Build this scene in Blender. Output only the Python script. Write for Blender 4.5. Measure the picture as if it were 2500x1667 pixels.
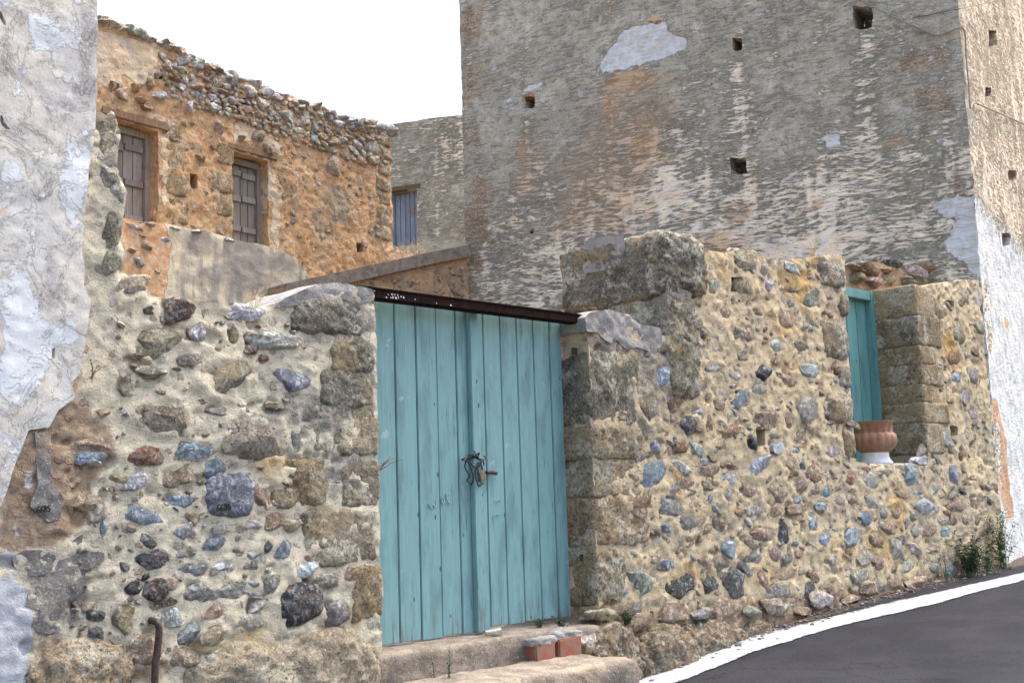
import bpy, bmesh, math, random
import numpy as np
from mathutils import Vector, Matrix
S = bpy.context.scene
COL = S.collection
for _o in list(bpy.data.objects): bpy.data.objects.remove(_o)

# ------------------------------------------------------------------ camera
FPX, CX, CY = 3000., 1250., 833.5                 # focal length and centre in photo pixels (2500 px wide)
PITCH, ROLL, EYE = math.atan((1220-833.5)/FPX), .032, .8
_r0 = np.array([1., 0, 0]); _f = np.array([0, math.cos(PITCH), math.sin(PITCH)]); _u0 = np.array([0, -math.sin(PITCH), math.cos(PITCH)])
_r = math.cos(ROLL)*_r0-math.sin(ROLL)*_u0; _u = math.sin(ROLL)*_r0+math.cos(ROLL)*_u0
CAM = np.array([0, 0, EYE])
cd = bpy.data.cameras.new('camera'); co = bpy.data.objects.new('camera', cd); COL.objects.link(co)
cd.sensor_width = 36; cd.lens = 36*FPX/2500; cd.clip_end = 2000; cd.clip_start = .05
co.matrix_world = Matrix(((_r[0], _u[0], -_f[0], 0), (_r[1], _u[1], -_f[1], 0), (_r[2], _u[2], -_f[2], EYE), (0, 0, 0, 1)))
S.camera = co
# ------------------------------------------------------------------ sky, sun, exposure
SUN_EL, SUN_AZ = math.radians(66), math.radians(48)     # azimuth clockwise from +Y (view direction)
wd = bpy.data.worlds.new('World'); S.world = wd; wd.use_nodes = True
wn = wd.node_tree; bg = wn.nodes['Background']
sk = wn.nodes.new('ShaderNodeTexSky'); sk.sky_type = 'NISHITA'; sk.sun_disc = False
sk.sun_elevation = SUN_EL; sk.sun_rotation = SUN_AZ; sk.air_density = 1.0; sk.dust_density = 7.0; sk.ozone_density = 1.0
wn.links.new(sk.outputs[0], bg.inputs[0]); bg.inputs[1].default_value = .15
sl = bpy.data.lights.new('sun', 'SUN'); sl.energy = .75; sl.angle = math.radians(24); sl.color = (1, .93, .82)
so = bpy.data.objects.new('sun', sl); COL.objects.link(so)
_sd = Vector((math.sin(SUN_AZ)*math.cos(SUN_EL), math.cos(SUN_AZ)*math.cos(SUN_EL), math.sin(SUN_EL)))
so.rotation_euler = _sd.to_track_quat('Z', 'Y').to_euler(); so.location = (6, -6, 12)
S.view_settings.view_transform = 'Standard'; S.view_settings.look = 'None'; S.view_settings.gamma = 1
S.view_settings.use_curve_mapping = False
S.view_settings.exposure = 1.95

# ------------------------------------------------------------------ pixel <-> place
def ray(x, y): return (_f*FPX+_r*(x-CX)+_u*(CY-y))/FPX
class Wall:
    """a vertical plane: u along it (to the right), z up, w out of it towards the street"""
    def __init__(s, O, ang):
        s.O = np.array([O[0], O[1], 0.]); a = math.radians(ang); s.ang = a
        s.D = np.array([math.sin(a), math.cos(a), 0]); s.N = np.array([math.cos(a), -math.sin(a), 0])
        s.M = Matrix(((s.D[0], -s.N[0], 0, s.O[0]), (s.D[1], -s.N[1], 0, s.O[1]), (0, 0, 1, 0), (0, 0, 0, 1)))
    def uz(s, x, y, w=0.):
        d = ray(x, y); t = ((s.O+s.N*w-CAM)@s.N)/(d@s.N); p = CAM+d*t
        return float((p-s.O)@s.D), float(p[2])
    def px(s, pts, w=0.): return [s.uz(x, y, w) for x, y in pts]
    def size(s, x, y, pw, ph, w=0.):
        return abs(s.uz(x+pw/2, y, w)[0]-s.uz(x-pw/2, y, w)[0]), abs(s.uz(x, y-ph/2, w)[1]-s.uz(x, y+ph/2, w)[1])
    def world(s, u, w, z): return Vector(s.O+s.D*u+s.N*w+np.array([0, 0, z]))
def at_depth(x, y, d): q = ray(x, y); return CAM+q*(d/q[1])
_o = at_depth(915, 1200, 6.6)
GA = Wall(_o, 43.92)                                # the garden wall along the street
KC = GA.O+GA.D*8.0                                  # the tower's corner
TB = Wall(KC, 119.8); TR = Wall(KC, 29.8)           # tower faces
OH = Wall(at_depth(335, 430, 12.5), 34.4)           # ochre house
BH = Wall(at_depth(1040, 450, 18.2), 111.2)         # grey house behind
_a, _b = at_depth(760, 690, 13.6), at_depth(1137, 640, 15.25)
RW = Wall(_a, math.degrees(math.atan2(_b[0]-_a[0], _b[1]-_a[1])))   # retaining wall with coping
def zroad(u): return np.interp(u, [-90, -30, -4.2, 0, 2.1, 3.58, 5.29, 7.95, 12, 40, 90], [-3.4, -2.4, -.93, -.52, -.33, -.21, -.09, 0, .08, .4, .6])

# ------------------------------------------------------------------ numpy noise
def _h(i, j, k, s):
    n = (i*374761393+j*668265263+k*2147483647+s*1274126177) & 0xFFFFFFFF
    n = ((n ^ (n >> 13))*1274126177) & 0xFFFFFFFF
    n = ((n ^ (n >> 16))*2246822519) & 0xFFFFFFFF
    return ((n ^ (n >> 15)) & 0xFFFF)/65535.
def vnoise(x, y, z=0., s=0):
    x, y, z = np.broadcast_arrays(np.asarray(x, float), np.asarray(y, float), np.asarray(z, float))
    i, j, k = np.floor(x).astype(np.int64), np.floor(y).astype(np.int64), np.floor(z).astype(np.int64)
    a, b, c = x-i, y-j, z-k
    a, b, c = a*a*(3-2*a), b*b*(3-2*b), c*c*(3-2*c)
    r = 0
    for di in (0, 1):
        for dj in (0, 1):
            for dk in (0, 1):
                r = r+_h(i+di, j+dj, k+dk, s)*(a if di else 1-a)*(b if dj else 1-b)*(c if dk else 1-c)
    return r
def fbm(x, y, z=0., o=3, s=0, g=.5):
    r, a, t = 0, 1., 0
    for n in range(o):
        r = r+a*vnoise(np.asarray(x)*2**n, np.asarray(y)*2**n, np.asarray(z)*2**n, s+n*17); t += a; a *= g
    return r/t
def inpoly(P, x, y):
    c = np.zeros(x.shape, bool); n = len(P)
    for i in range(n):
        (x0, y0), (x1, y1) = P[i-1], P[i]
        if y0 == y1: continue
        c ^= ((y0 > y) != (y1 > y)) & (x < (x1-x0)*(y-y0)/(y1-y0)+x0)
    return c
def ragged(P, step, amp, seed=0, closed=True):
    r = []; n = len(P)
    for i in range(n if closed else n-1):
        a, b = np.array(P[i], float), np.array(P[(i+1) % n], float); L = np.hypot(*(b-a)); k = max(1, int(L/step))
        for q in range(k):
            p = a+(b-a)*q/k
            r.append((p[0]+amp*2*(fbm(p[0]*9, p[1]*9, .5, 3, seed)-.5), p[1]+amp*2*(fbm(p[0]*9, p[1]*9, 7.5, 3, seed+5)-.5)))
    return r
def soften(m, n):
    for _ in range(n):
        p = np.pad(m, 1, mode='edge')
        m = (p[:-2, 1:-1]+p[2:, 1:-1]+p[1:-1, :-2]+p[1:-1, 2:]+2*m)/6
    return m

# ------------------------------------------------------------------ material helper
class Mat:
    def __init__(s, name, rough=.9, spec=.25):
        s.m = bpy.data.materials.new(name); s.m.use_nodes = True; s.t = s.m.node_tree; s.b = s.t.nodes['Principled BSDF']
        s.b.inputs['Roughness'].default_value = rough; s.b.inputs['Specular IOR Level'].default_value = spec; s._c = {}
    def n(s, ty): return s.t.nodes.new('ShaderNode'+ty)
    def put(s, i, v):
        if isinstance(v, bpy.types.NodeSocket): s.t.links.new(v, i)
        elif isinstance(v, (tuple, list)) and len(v) == 3 and i.type == 'RGBA': i.default_value = (*v, 1)
        else: i.default_value = v
    def coord(s, k='Object'):
        if k not in s._c:
            if k == 'Position': s._c[k] = s.n('NewGeometry').outputs['Position']
            else: s._c[k] = s.n('TexCoord').outputs[k]
        return s._c[k]
    def oi(s, k): return s.n('ObjectInfo').outputs[k]
    def mp(s, vec, sc=(1, 1, 1), loc=(0, 0, 0), rot=(0, 0, 0)):
        q = s.n('Mapping'); s.put(q.inputs[0], vec); q.inputs['Scale'].default_value = sc; q.inputs['Rotation'].default_value = rot
        s.put(q.inputs['Location'], loc); return q.outputs[0]
    def noise(s, vec, sc, det=4, rg=.6, dist=0., out=0):
        q = s.n('TexNoise'); s.put(q.inputs['Vector'], vec); q.inputs['Scale'].default_value = sc; q.inputs['Detail'].default_value = det
        q.inputs['Roughness'].default_value = rg; q.inputs['Distortion'].default_value = dist; return q.outputs[out]
    def voro(s, vec, sc, feat='F1', out='Distance', rnd=1.):
        q = s.n('TexVoronoi'); q.feature = feat; s.put(q.inputs['Vector'], vec); q.inputs['Scale'].default_value = sc
        q.inputs['Randomness'].default_value = rnd; return q.outputs[out]
    def op(s, o, a, b=0., c=0.):
        q = s.n('Math'); q.operation = o
        for i, v in zip(q.inputs, (a, b, c)): s.put(i, v)
        return q.outputs[0]
    def step(s, f, lo, hi, a=0., b=1.):
        q = s.n('MapRange'); q.interpolation_type = 'SMOOTHSTEP'
        for i, v in zip(q.inputs, (f, lo, hi, a, b)): s.put(i, v)
        return q.outputs[0]
    def mix(s, f, a, b, mode='MIX'):
        q = s.n('Mix'); q.data_type = 'RGBA'; q.blend_type = mode; s.put(q.inputs[0], f); s.put(q.inputs[6], a); s.put(q.inputs[7], b); return q.outputs[2]
    def ramp(s, f, st):
        q = s.n('ValToRGB'); s.put(q.inputs[0], f); e = q.color_ramp.elements
        while len(e) < len(st): e.new(.5)
        for x, (p, c) in zip(e, st): x.position = p; x.color = (*c, 1)
        return q.outputs[0]
    def attr(s, k):
        q = s.n('Attribute'); q.attribute_name = k; return q.outputs['Fac']
    def bump(s, h, dist, st=1., prev=None):
        q = s.n('Bump'); s.put(q.inputs['Height'], h); q.inputs['Distance'].default_value = dist; q.inputs['Strength'].default_value = st
        if prev: s.put(q.inputs['Normal'], prev)
        return q.outputs[0]
    def end(s, col, nor=None, rough=None):
        s.put(s.b.inputs['Base Color'], col)
        if nor: s.put(s.b.inputs['Normal'], nor)
        if rough is not None: s.put(s.b.inputs['Roughness'], rough)
        return s.m
    def masked(s, k, vec, sc, amp, soft=.04, det=6, rg=.65):
        """region attribute with a broken, noisy edge"""
        f = s.op('ADD', s.attr(k), s.op('MULTIPLY', s.op('SUBTRACT', s.noise(vec, sc, det, rg), .5), amp*1.9))
        return s.step(f, .5-soft, .5+soft)

# ------------------------------------------------------------------ object helpers
def tag(o, label=None, cat=None, group=None, kind=None):
    if label: o['label'] = label
    if cat: o['category'] = cat
    if group: o['group'] = group
    if kind: o['kind'] = kind
    return o
def link(name, me, mat=None, parent=None, M=None):
    o = bpy.data.objects.new(name, me); COL.objects.link(o)
    if mat and not me.materials: me.materials.append(mat)
    if parent: o.parent = parent
    if M is not None: o.matrix_local = M
    return o
def empty(name, M):
    o = bpy.data.objects.new(name, None); COL.objects.link(o); o.matrix_world = M; o.empty_display_size = .1; return o
def mesh(name, v, f, smooth=True, sharp=None):
    me = bpy.data.meshes.new(name); me.from_pydata([tuple(map(float, q)) for q in v], [], [tuple(map(int, q)) for q in f]); me.update()
    if smooth: me.shade_smooth()
    if sharp: me.set_sharp_from_angle(angle=math.radians(sharp))
    return me
def fix_normals(me):
    bm = bmesh.new(); bm.from_mesh(me); bmesh.ops.recalc_face_normals(bm, faces=bm.faces); bm.to_mesh(me); bm.free(); return me
def sheet(name, W, poly, mat, res=.012, thick=.3, disp=None, w0=0., holes=(), attrs=None, parent=None, rim=2, sharp=60):
    """a face of a wall: fine relief inside an outline in (u,z), with openings, returns and real thickness. holes: (poly, depth)"""
    P = [tuple(p) for p in poly]; A = np.array(P)
    us = np.arange(A[:, 0].min()-res, A[:, 0].max()+2*res, res); zs = np.arange(A[:, 1].min()-res, A[:, 1].max()+2*res, res)
    U, Z = np.meshgrid(us, zs, indexing='ij')
    cu, cz = (U[:-1, :-1]+U[1:, 1:])/2, (Z[:-1, :-1]+Z[1:, 1:])/2
    keep = inpoly(P, cu, cz)
    for hp, _d in holes: keep &= ~inpoly(hp, cu, cz)
    kp = np.pad(keep, 1); cnt = kp[:-1, :-1].astype(int)+kp[1:, :-1]+kp[:-1, 1:]+kp[1:, 1:]
    B = (cnt > 0) & (cnt < 4)
    bi = np.argwhere(B); x, y = U[B], Z[B]; bd = np.full(len(x), 1e9); bx, by = x.copy(), y.copy()
    for Q in [P]+[list(h[0]) for h in holes]:
        for i in range(len(Q)):
            (x0, y0), (x1, y1) = Q[i-1], Q[i]; dx, dy = x1-x0, y1-y0; L = dx*dx+dy*dy
            if L == 0: continue
            t = np.clip(((x-x0)*dx+(y-y0)*dy)/L, 0, 1); ex, ey = x0+t*dx, y0+t*dy; d = (ex-x)**2+(ey-y)**2; m = d < bd
            bd[m] = d[m]; bx[m] = ex[m]; by[m] = ey[m]
    U[B] = bx; Z[B] = by
    w = np.full(U.shape, float(w0))
    if disp is not None: w = w+disp(U, Z)
    idx = np.full(U.shape, -1, int); used = cnt > 0; n = used.sum(); idx[used] = np.arange(n)
    V = np.stack([U[used], -w[used], Z[used]], 1)
    c = np.argwhere(keep); i, j = c[:, 0], c[:, 1]
    F = np.stack([idx[i, j], idx[i+1, j], idx[i+1, j+1], idx[i, j+1]], 1)
    E = []
    for di, dj, a, b in ((0, -1, (0, 0), (1, 0)), (1, 0, (1, 0), (1, 1)), (0, 1, (1, 1), (0, 1)), (-1, 0, (0, 1), (0, 0))):
        m = ~kp[i+1+di, j+1+dj]; E.append(np.stack([idx[i[m]+a[0], j[m]+a[1]], idx[i[m]+b[0], j[m]+b[1]]], 1))
    E = np.concatenate(E); ring = np.unique(E); pos = {int(q): k for k, q in enumerate(ring)}
    ea = np.array([pos[int(q)] for q in E[:, 0]]); eb = np.array([pos[int(q)] for q in E[:, 1]])
    Vs, Fs, src = [V], [F], [np.arange(n)]; base = ring; nn = n
    for k in range(1, rim+1):
        v = V[ring].copy(); g = .012*(k < rim)
        v[:, 1] = V[ring][:, 1]*(1-k/rim)+(thick-w0)*k/rim
        if g:
            v[:, 0] += g*(fbm(v[:, 0]*14, v[:, 1]*14, v[:, 2]*14, 2, 3)-.5)*2; v[:, 2] += g*(fbm(v[:, 0]*14, v[:, 1]*14, v[:, 2]*14, 2, 9)-.5)*2
        new = np.arange(nn, nn+len(ring)); Vs.append(v); src.append(ring)
        Fs.append(np.stack([base[eb], base[ea], new[ea], new[eb]], 1)); base = new; nn += len(ring)
    V = np.concatenate(Vs); F = [tuple(q) for q in np.concatenate(Fs)]; src = np.concatenate(src); extra = []
    for hp, hd in holes:
        if hd:
            k = len(V)+len(extra); extra += [(p[0], hd, p[1]) for p in hp]; F.append(tuple(range(k, k+len(hp))))
    nv = len(V); me = mesh(name, list(V)+extra, F, True, sharp)
    for k, fn in (attrs or {}).items():
        val = fn(W, U, Z); val = np.clip(val[used][src], 0, 1); val = np.concatenate([val, np.zeros(len(extra))])
        me.attributes.new(k, 'FLOAT', 'POINT').data.foreach_set('value', val.astype(np.float32))
    return link(name, me, mat, parent, None if parent else W.M)
def blobs(L, w=0.):
    """region made of soft ellipses given at photo pixels: (x, y, half width, half height, strength)"""
    def fn(W, U, Z):
        m = np.zeros(U.shape)
        for x, y, rx, ry, st in L:
            u, z = W.uz(x, y, w); su, sz = W.size(x, y, 2*rx, 2*ry, w); d = ((U-u)/(su/2))**2+((Z-z)/(sz/2))**2
            m = np.maximum(m, st*np.exp(-d*.69))
        return m
    return fn
def areas(L, blur=3, w=0., val=1.):
    def fn(W, U, Z):
        m = np.zeros(U.shape)
        for P in L: m = np.maximum(m, inpoly(W.px(P, w), U, Z)*val)
        return soften(m, blur)
    return fn
def plus(*fs):
    def fn(W, U, Z):
        m = 0
        for f in fs: m = np.maximum(m, f(W, U, Z))
        return m
    return fn
def relief(a=.012, b=.006, c=.003, seed=0, s=1.):
    def fn(U, Z):
        return a*2*(fbm(U*4*s, Z*4*s, .3, 2, seed)-.5)+b*2*(fbm(U*13*s, Z*15*s, .7, 3, seed+31)-.5)+c*2*(fbm(U*24*s, Z*26*s, 1.1, 2, seed+57)-.5)
    return fn
def pits(amp=.03, sc=7., thr=.36, seed=0):
    return lambda U, Z: -amp*np.clip((thr-fbm(U*sc, Z*sc*1.3, 3.3, 3, seed))/.10, 0, 1)
def collars(W, txt, amp=.014, seed=0):
    L = [[float(t) for t in q.split()[:4]] for q in txt.split(';') if len(q.split()) >= 5]
    def fn(U, Z):
        D = np.zeros(U.shape); us, zs_ = U[:, U.shape[1]//2], Z[Z.shape[0]//2, :]; nz = fbm(U*16, Z*16, 2.2, 3, seed)
        for x, y, a, b in L:
            u, z = W.uz(x, y); su, sz = W.size(x, y, a, b); R = 1.9
            i = np.where(np.abs(us-u) < su*R/2+.02)[0]; j = np.where(np.abs(zs_-z) < sz*R/2+.02)[0]
            if not len(i) or not len(j): continue
            sl_ = (slice(i[0], i[-1]+1), slice(j[0], j[-1]+1)); d = np.sqrt(((U[sl_]-u)/(su/2))**2+((Z[sl_]-z)/(sz/2))**2)+.55*(nz[sl_]-.5)
            D[sl_] = np.maximum(D[sl_], amp*np.exp(-((d-1.15)/.28)**2)*(.3+1.2*nz[sl_])*min(1, 6*min(su, sz)))
        return D
    return fn
def summed(*fs): return lambda U, Z: sum(f(U, Z) for f in fs)
def box(name, W, u0, u1, w0, w1, z0, z1, mat, parent=None, bev=.004, M=None, jit=0., seed=0):
    bm = bmesh.new(); bmesh.ops.create_cube(bm, size=1)
    for v in bm.verts: v.co = Vector(((u0+u1)/2+v.co.x*(u1-u0), -(w0+w1)/2+v.co.y*abs(w1-w0), (z0+z1)/2+v.co.z*(z1-z0)))
    if jit:
        r = random.Random(seed)
        for v in bm.verts: v.co += Vector((r.uniform(-jit, jit), r.uniform(-jit, jit), r.uniform(-jit, jit)))
    if bev: bmesh.ops.bevel(bm, geom=bm.edges[:], offset=bev, segments=2, affect='EDGES')
    me = bpy.data.meshes.new(name); bm.to_mesh(me); bm.free(); me.shade_smooth(); me.set_sharp_from_angle(angle=math.radians(35))
    if M is None and not parent and W: M = W.M
    return link(name, me, mat, parent, M)
def tube_data(pts, rad, seg=8, cap=True):
    P = [Vector(p) for p in pts]; V, F = [], []; n = len(P); R = rad if isinstance(rad, (list, tuple)) else [rad]*n
    up = Vector((0, 0, 1))
    for i, p in enumerate(P):
        d = (P[min(i+1, n-1)]-P[max(i-1, 0)]).normalized()
        if i == 0:
            a = d.cross(up)
            if a.length < .3: a = d.cross(Vector((1, 0, 0)))
        else: a = a-d*a.dot(d)
        a.normalize(); b = d.cross(a)
        for k in range(seg): t = 2*math.pi*k/seg; V.append(p+R[i]*(a*math.cos(t)+b*math.sin(t)))
    for i in range(n-1):
        for k in range(seg): F.append((i*seg+k, i*seg+(k+1) % seg, (i+1)*seg+(k+1) % seg, (i+1)*seg+k))
    if cap: F += [tuple(range(seg)), tuple(range((n-1)*seg, n*seg))]
    return V, F
def tube(name, pts, rad, mat, parent=None, seg=8, M=None):
    V, F = tube_data(pts, rad, seg); return link(name, fix_normals(mesh(name, V, F, True, 50)), mat, parent, M)
def spline(pts, k=6):
    P = [np.array(p, float) for p in pts]; P = [2*P[0]-P[1]]+P+[2*P[-1]-P[-2]]; r = []
    for i in range(1, len(P)-2):
        for q in range(k):
            t = q/k; r.append(.5*((2*P[i])+(-P[i-1]+P[i+1])*t+(2*P[i-1]-5*P[i]+4*P[i+1]-P[i+2])*t*t+(-P[i-1]+3*P[i]-3*P[i+1]+P[i+2])*t**3))
    r.append(P[-2]); return r

# ------------------------------------------------------------------ materials
def m_plaster():
    m = Mat('peeling_plaster'); v = m.coord()
    c = m.mix(m.step(m.noise(v, 2.2, 6), .35, .65), (.56, .53, .46), (.53, .545, .52))
    c = m.mix(m.step(m.noise(v, 7, 6, .7), .45, .7), c, (.42, .42, .385))
    sp = m.noise(v, 90, 3, .7); c = m.mix(m.step(sp, .5, .72, 0, .55), c, (.62, .65, .66))
    c = m.mix(m.step(m.noise(v, 130, 2), .55, .75, 0, .5), c, (.22, .20, .18))
    mold = m.masked('mold', v, 9, .9, .22); c = m.mix(m.op('MULTIPLY', mold, .72), c, m.mix(m.step(sp, .4, .65), (.17, .165, .155), (.42, .40, .38)))
    ow = m.masked('ochre', v, 8, .6, .15); c = m.mix(m.op('MULTIPLY', ow, .8), c, (.50, .33, .18))
    wh = m.masked('white', v, 9, 1.15, .05, 9, .72); wc = m.mix(m.step(m.noise(v, 16, 5), .4, .75), (.60, .655, .68), (.52, .55, .55))
    wc = m.mix(m.step(m.noise(v, 60, 3), .6, .75, 0, .5), wc, (.42, .40, .38)); c = m.mix(wh, c, wc)
    gr = m.masked('bare', v, 8, .5, .04); c = m.mix(gr, c, m.mix(m.noise(v, 5), (.50, .33, .20), (.40, .24, .14)))
    cd_ = m.n('VectorMath'); cd_.operation = 'MULTIPLY_ADD'; m.put(cd_.inputs[0], m.noise(v, 6, 6, .65, 0, 1)); cd_.inputs[1].default_value = (.35, .35, .35); m.put(cd_.inputs[2], v)
    ck = m.op('MULTIPLY', m.step(m.voro(m.mp(cd_.outputs[0], (1.7, 1.7, 1.3)), 1., 'DISTANCE_TO_EDGE'), .0, .012, 1, 0), m.step(m.noise(v, 1.6, 3), .56, .62)); c = m.mix(m.op('MULTIPLY', ck, .6), c, (.16, .14, .12))
    h = m.op('ADD', m.op('MULTIPLY', m.noise(v, 30, 6, .7), .5), m.op('MULTIPLY', wh, .35)); h = m.op('SUBTRACT', h, m.op('MULTIPLY', gr, .8)); h = m.op('SUBTRACT', h, m.op('MULTIPLY', ck, .9))
    fl = m.noise(v, 5, 8, .7, .8); h = m.op('ADD', h, m.op('MULTIPLY', m.step(fl, .50, .53), .35)); c = m.mix(m.op('MULTIPLY', m.step(fl, .485, .50), m.step(fl, .52, .505)), c, m.mix(1., c, (.80, .77, .75), 'MULTIPLY'))
    return m.end(c, m.bump(h, .010, .8))
def m_mortar(name, a, b, stain, dark, gravel=0.):
    m = Mat(name); v = m.coord()
    c = m.mix(m.step(m.noise(v, 3.5, 5), .35, .65), a, b)
    c = m.mix(m.step(m.noise(v, 1.3, 4), .4, .65, 0, .6), c, tuple(q*k for q, k in zip(b, (.80, .82, .86))))
    c = m.mix(m.step(m.noise(v, 22, 5, .7), .45, .75, 0, .6), c, tuple(q*.62 for q in b))
    c = m.mix(m.step(m.noise(v, 48, 5, .75), .56, .66, 0, .75), c, (.16, .13, .09))
    c = m.mix(m.step(m.noise(v, 36, 5, .75, .3), .62, .70, 0, .6), c, (.62, .60, .56))
    wv_ = m.n('VectorMath'); wv_.operation = 'MULTIPLY_ADD'; m.put(wv_.inputs[0], m.noise(v, 3, 3, .5, 0, 1)); wv_.inputs[1].default_value = (.5, .5, .5); m.put(wv_.inputs[2], v); st = m.mp(wv_.outputs[0], (10, 10, 42), rot=(0, .3, 0)); tr = m.noise(st, 1, 4, .65, .6)
    c = m.mix(m.step(tr, .50, .75, 0, .35), c, tuple(q*.6 for q in a))
    gd = m.n('VectorMath'); gd.operation = 'MULTIPLY_ADD'; m.put(gd.inputs[0], m.noise(v, 18, 4, .6, 0, 1)); gd.inputs[1].default_value = (.06, .06, .06); m.put(gd.inputs[2], v)
    gc_ = m.voro(gd.outputs[0], 15, 'F1', 'Color'); gs = m.n('SeparateColor'); m.put(gs.inputs[0], gc_); gm = m.op('MULTIPLY', m.step(m.op('ADD', m.voro(gd.outputs[0], 15), m.op('MULTIPLY', m.noise(v, 55, 4), .35)), .46, .56, 1, 0), m.step(gs.outputs[0], 1-gravel, 1-gravel+.04))
    gcol = m.ramp(gs.outputs[1], [(0, (.34, .25, .17)), (.3, (.50, .40, .30)), (.5, (.60, .57, .52)), (.7, (.40, .38, .36)), (.85, (.34, .20, .12)), (1, (.36, .39, .44))]); gcol = m.mix(m.step(m.noise(v, 50, 5, .75), .42, .6), m.mix(1., gcol, (.6, .57, .54), 'MULTIPLY'), gcol)
    s1 = m.masked('ochre', v, 7, .8, .25); c = m.mix(m.op('MULTIPLY', gm, .85), c, gcol); c = m.mix(m.op('MULTIPLY', s1, .75), c, m.mix(m.noise(v, 12), stain, tuple(q*.75 for q in stain)))
    s2 = m.masked('grey', v, 9, .8, .2); gc = m.mix(m.step(m.noise(v, 70, 4, .7), .42, .62), dark, tuple(min(1, q*2.1) for q in dark))
    c = m.mix(m.op('MULTIPLY', s2, .85), c, gc)
    s3 = m.masked('earth', v, 7, .8, .15); c = m.mix(m.op('MULTIPLY', s3, .85), c, m.mix(m.step(m.noise(v, 26, 5, .7), .4, .65), (.22, .145, .09), (.40, .30, .21)))
    s4 = m.masked('white', v, 7, .7, .05); c = m.mix(s4, c, m.mix(m.noise(v, 14), (.60, .645, .69), (.50, .52, .54)))
    h = m.op('ADD', m.op('MULTIPLY', m.noise(v, 38, 6, .7), .6), m.op('MULTIPLY', tr, .5))
    h = m.op('ADD', h, m.op('MULTIPLY', m.op('MULTIPLY', m.noise(v, 90, 4, .75), s2), .8)); h = m.op('ADD', h, m.op('MULTIPLY', gm, .55)); h = m.op('ADD', h, m.op('MULTIPLY', m.noise(v, 115, 5, .8), .55))
    return m.end(c, m.bump(h, .018, 1.))
def m_stone(name, kind, edge=True, joined=False):
    m = Mat(name, .85 if kind != 'smooth' else .65, .3)
    q = m.n('VectorMath'); q.operation = 'ADD'; m.put(q.inputs[0], m.coord('Position')); cb = m.n('CombineXYZ'); rd = m.op('MULTIPLY', m.oi('Random'), 37)
    for i in range(3): m.put(cb.inputs[i], rd)
    m.put(q.inputs[1], cb.outputs[0]); v = q.outputs[0]
    if joined: at = m.n('Attribute'); at.attribute_name = 'col'; oc = at.outputs['Color']
    else: oc = m.oi('Color')
    dk = m.mix(1., oc, (.64, .61, .58), 'MULTIPLY'); lt = m.mix(.5, oc, (.82, .85, .80))
    rg = m.noise(v, 14, 6, .72, 1.2); rid = m.op('ABSOLUTE', m.op('SUBTRACT', rg, .5))
    if kind == 'smooth':
        c = m.mix(m.step(m.noise(v, 11, 5), .38, .66), oc, dk); c = m.mix(m.step(m.noise(v, 17, 6, .7), .50, .66, 0, .8), c, lt)
        c = m.mix(m.step(rid, .0, .02, .5, 0), c, dk); h = m.op('ADD', m.noise(v, 30, 6, .65), m.op('MULTIPLY', m.step(rid, 0, .05), .5)); bd = .022
    elif kind == 'tufa':
        a = m.noise(v, 40, 6, .78); lo = m.noise(v, 5, 5, .65, .4)
        c = m.mix(m.step(a, .38, .58), dk, oc); c = m.mix(m.step(lo, .50, .62, 0, .8), c, m.mix(1., c, (.48, .46, .46), 'MULTIPLY'))
        c = m.mix(m.step(m.noise(v, 70, 5, .75), .53, .64, 0, .8), c, lt)
        lich = m.op('MULTIPLY', m.step(m.noise(v, 4.2, 5, .7, .6), .48, .60), m.step(m.noise(v, 34, 5, .75), .40, .56)); c = m.mix(m.op('MULTIPLY', lich, .85), c, (.68, .65, .61))
        c = m.mix(m.step(m.noise(v, 3.3, 4, .6), .52, .66, 0, .5), c, (.48, .36, .22))
        pm = m.step(m.noise(v, 55, 4, .8, .8), .35, .44, 1, 0); c = m.mix(m.op('MULTIPLY', pm, .85), c, (.05, .042, .034)); c = m.mix(.0, c, c)
        h = m.op('SUBTRACT', m.op('ADD', m.op('MULTIPLY', a, 1.), m.op('MULTIPLY', lo, .6)), m.op('MULTIPLY', pm, .6)); bd = .034; c = m.mix(1., c, (.95, .96, .82), 'MULTIPLY')
    else:
        dv = m.n('VectorMath'); dv.operation = 'MULTIPLY_ADD'; m.put(dv.inputs[0], m.noise(v, 20, 4, .6, 0, 1)); dv.inputs[1].default_value = (.09, .09, .09); m.put(dv.inputs[2], v); cl = m.voro(dv.outputs[0], 40, 'F1', 'Color'); hs = m.n('SeparateColor'); m.put(hs.inputs[0], cl)
        c = m.mix(m.step(m.noise(v, 26, 6, .75), .4, .6), dk, oc); c = m.mix(m.step(hs.outputs[0], .55, .95, 0, .6), c, lt)
        c = m.mix(m.step(hs.outputs[1], .80, .95, 0, .5), c, (.28, .15, .085)); c = m.mix(m.step(rid, .0, .02, .5, 0), c, dk); c = m.mix(m.step(m.noise(v, 75, 4, .75), .56, .66, 0, .7), c, lt)
        h = m.op('ADD', m.noise(v, 34, 6, .74), m.op('MULTIPLY', m.step(rid, 0, .06), .5)); bd = .030
    mc = m.mix(m.step(m.noise(v, 30, 5, .7), .4, .65), (.60, .525, .385), (.46, .40, .30)); nz = m.noise(v, 13, 7, .75, .6)
    if edge and not joined:
        sx = m.n('SeparateXYZ'); m.put(sx.inputs[0], m.coord('Object')); e = m.op('SQRT', m.op('ADD', m.op('MULTIPLY', sx.outputs[0], sx.outputs[0]), m.op('MULTIPLY', sx.outputs[2], sx.outputs[2])))
        f = m.op('ADD', m.op('MULTIPLY', m.op('SUBTRACT', nz, .5), 1.7), m.op('MULTIPLY', m.op('SUBTRACT', e, .80), 1.2)); sm = m.step(f, .0, .12)
    else: sm = m.step(nz, .60, .66)
    c = m.mix(m.op('MULTIPLY', sm, .82), c, mc); h = m.op('ADD', h, m.op('MULTIPLY', sm, .35))
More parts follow.
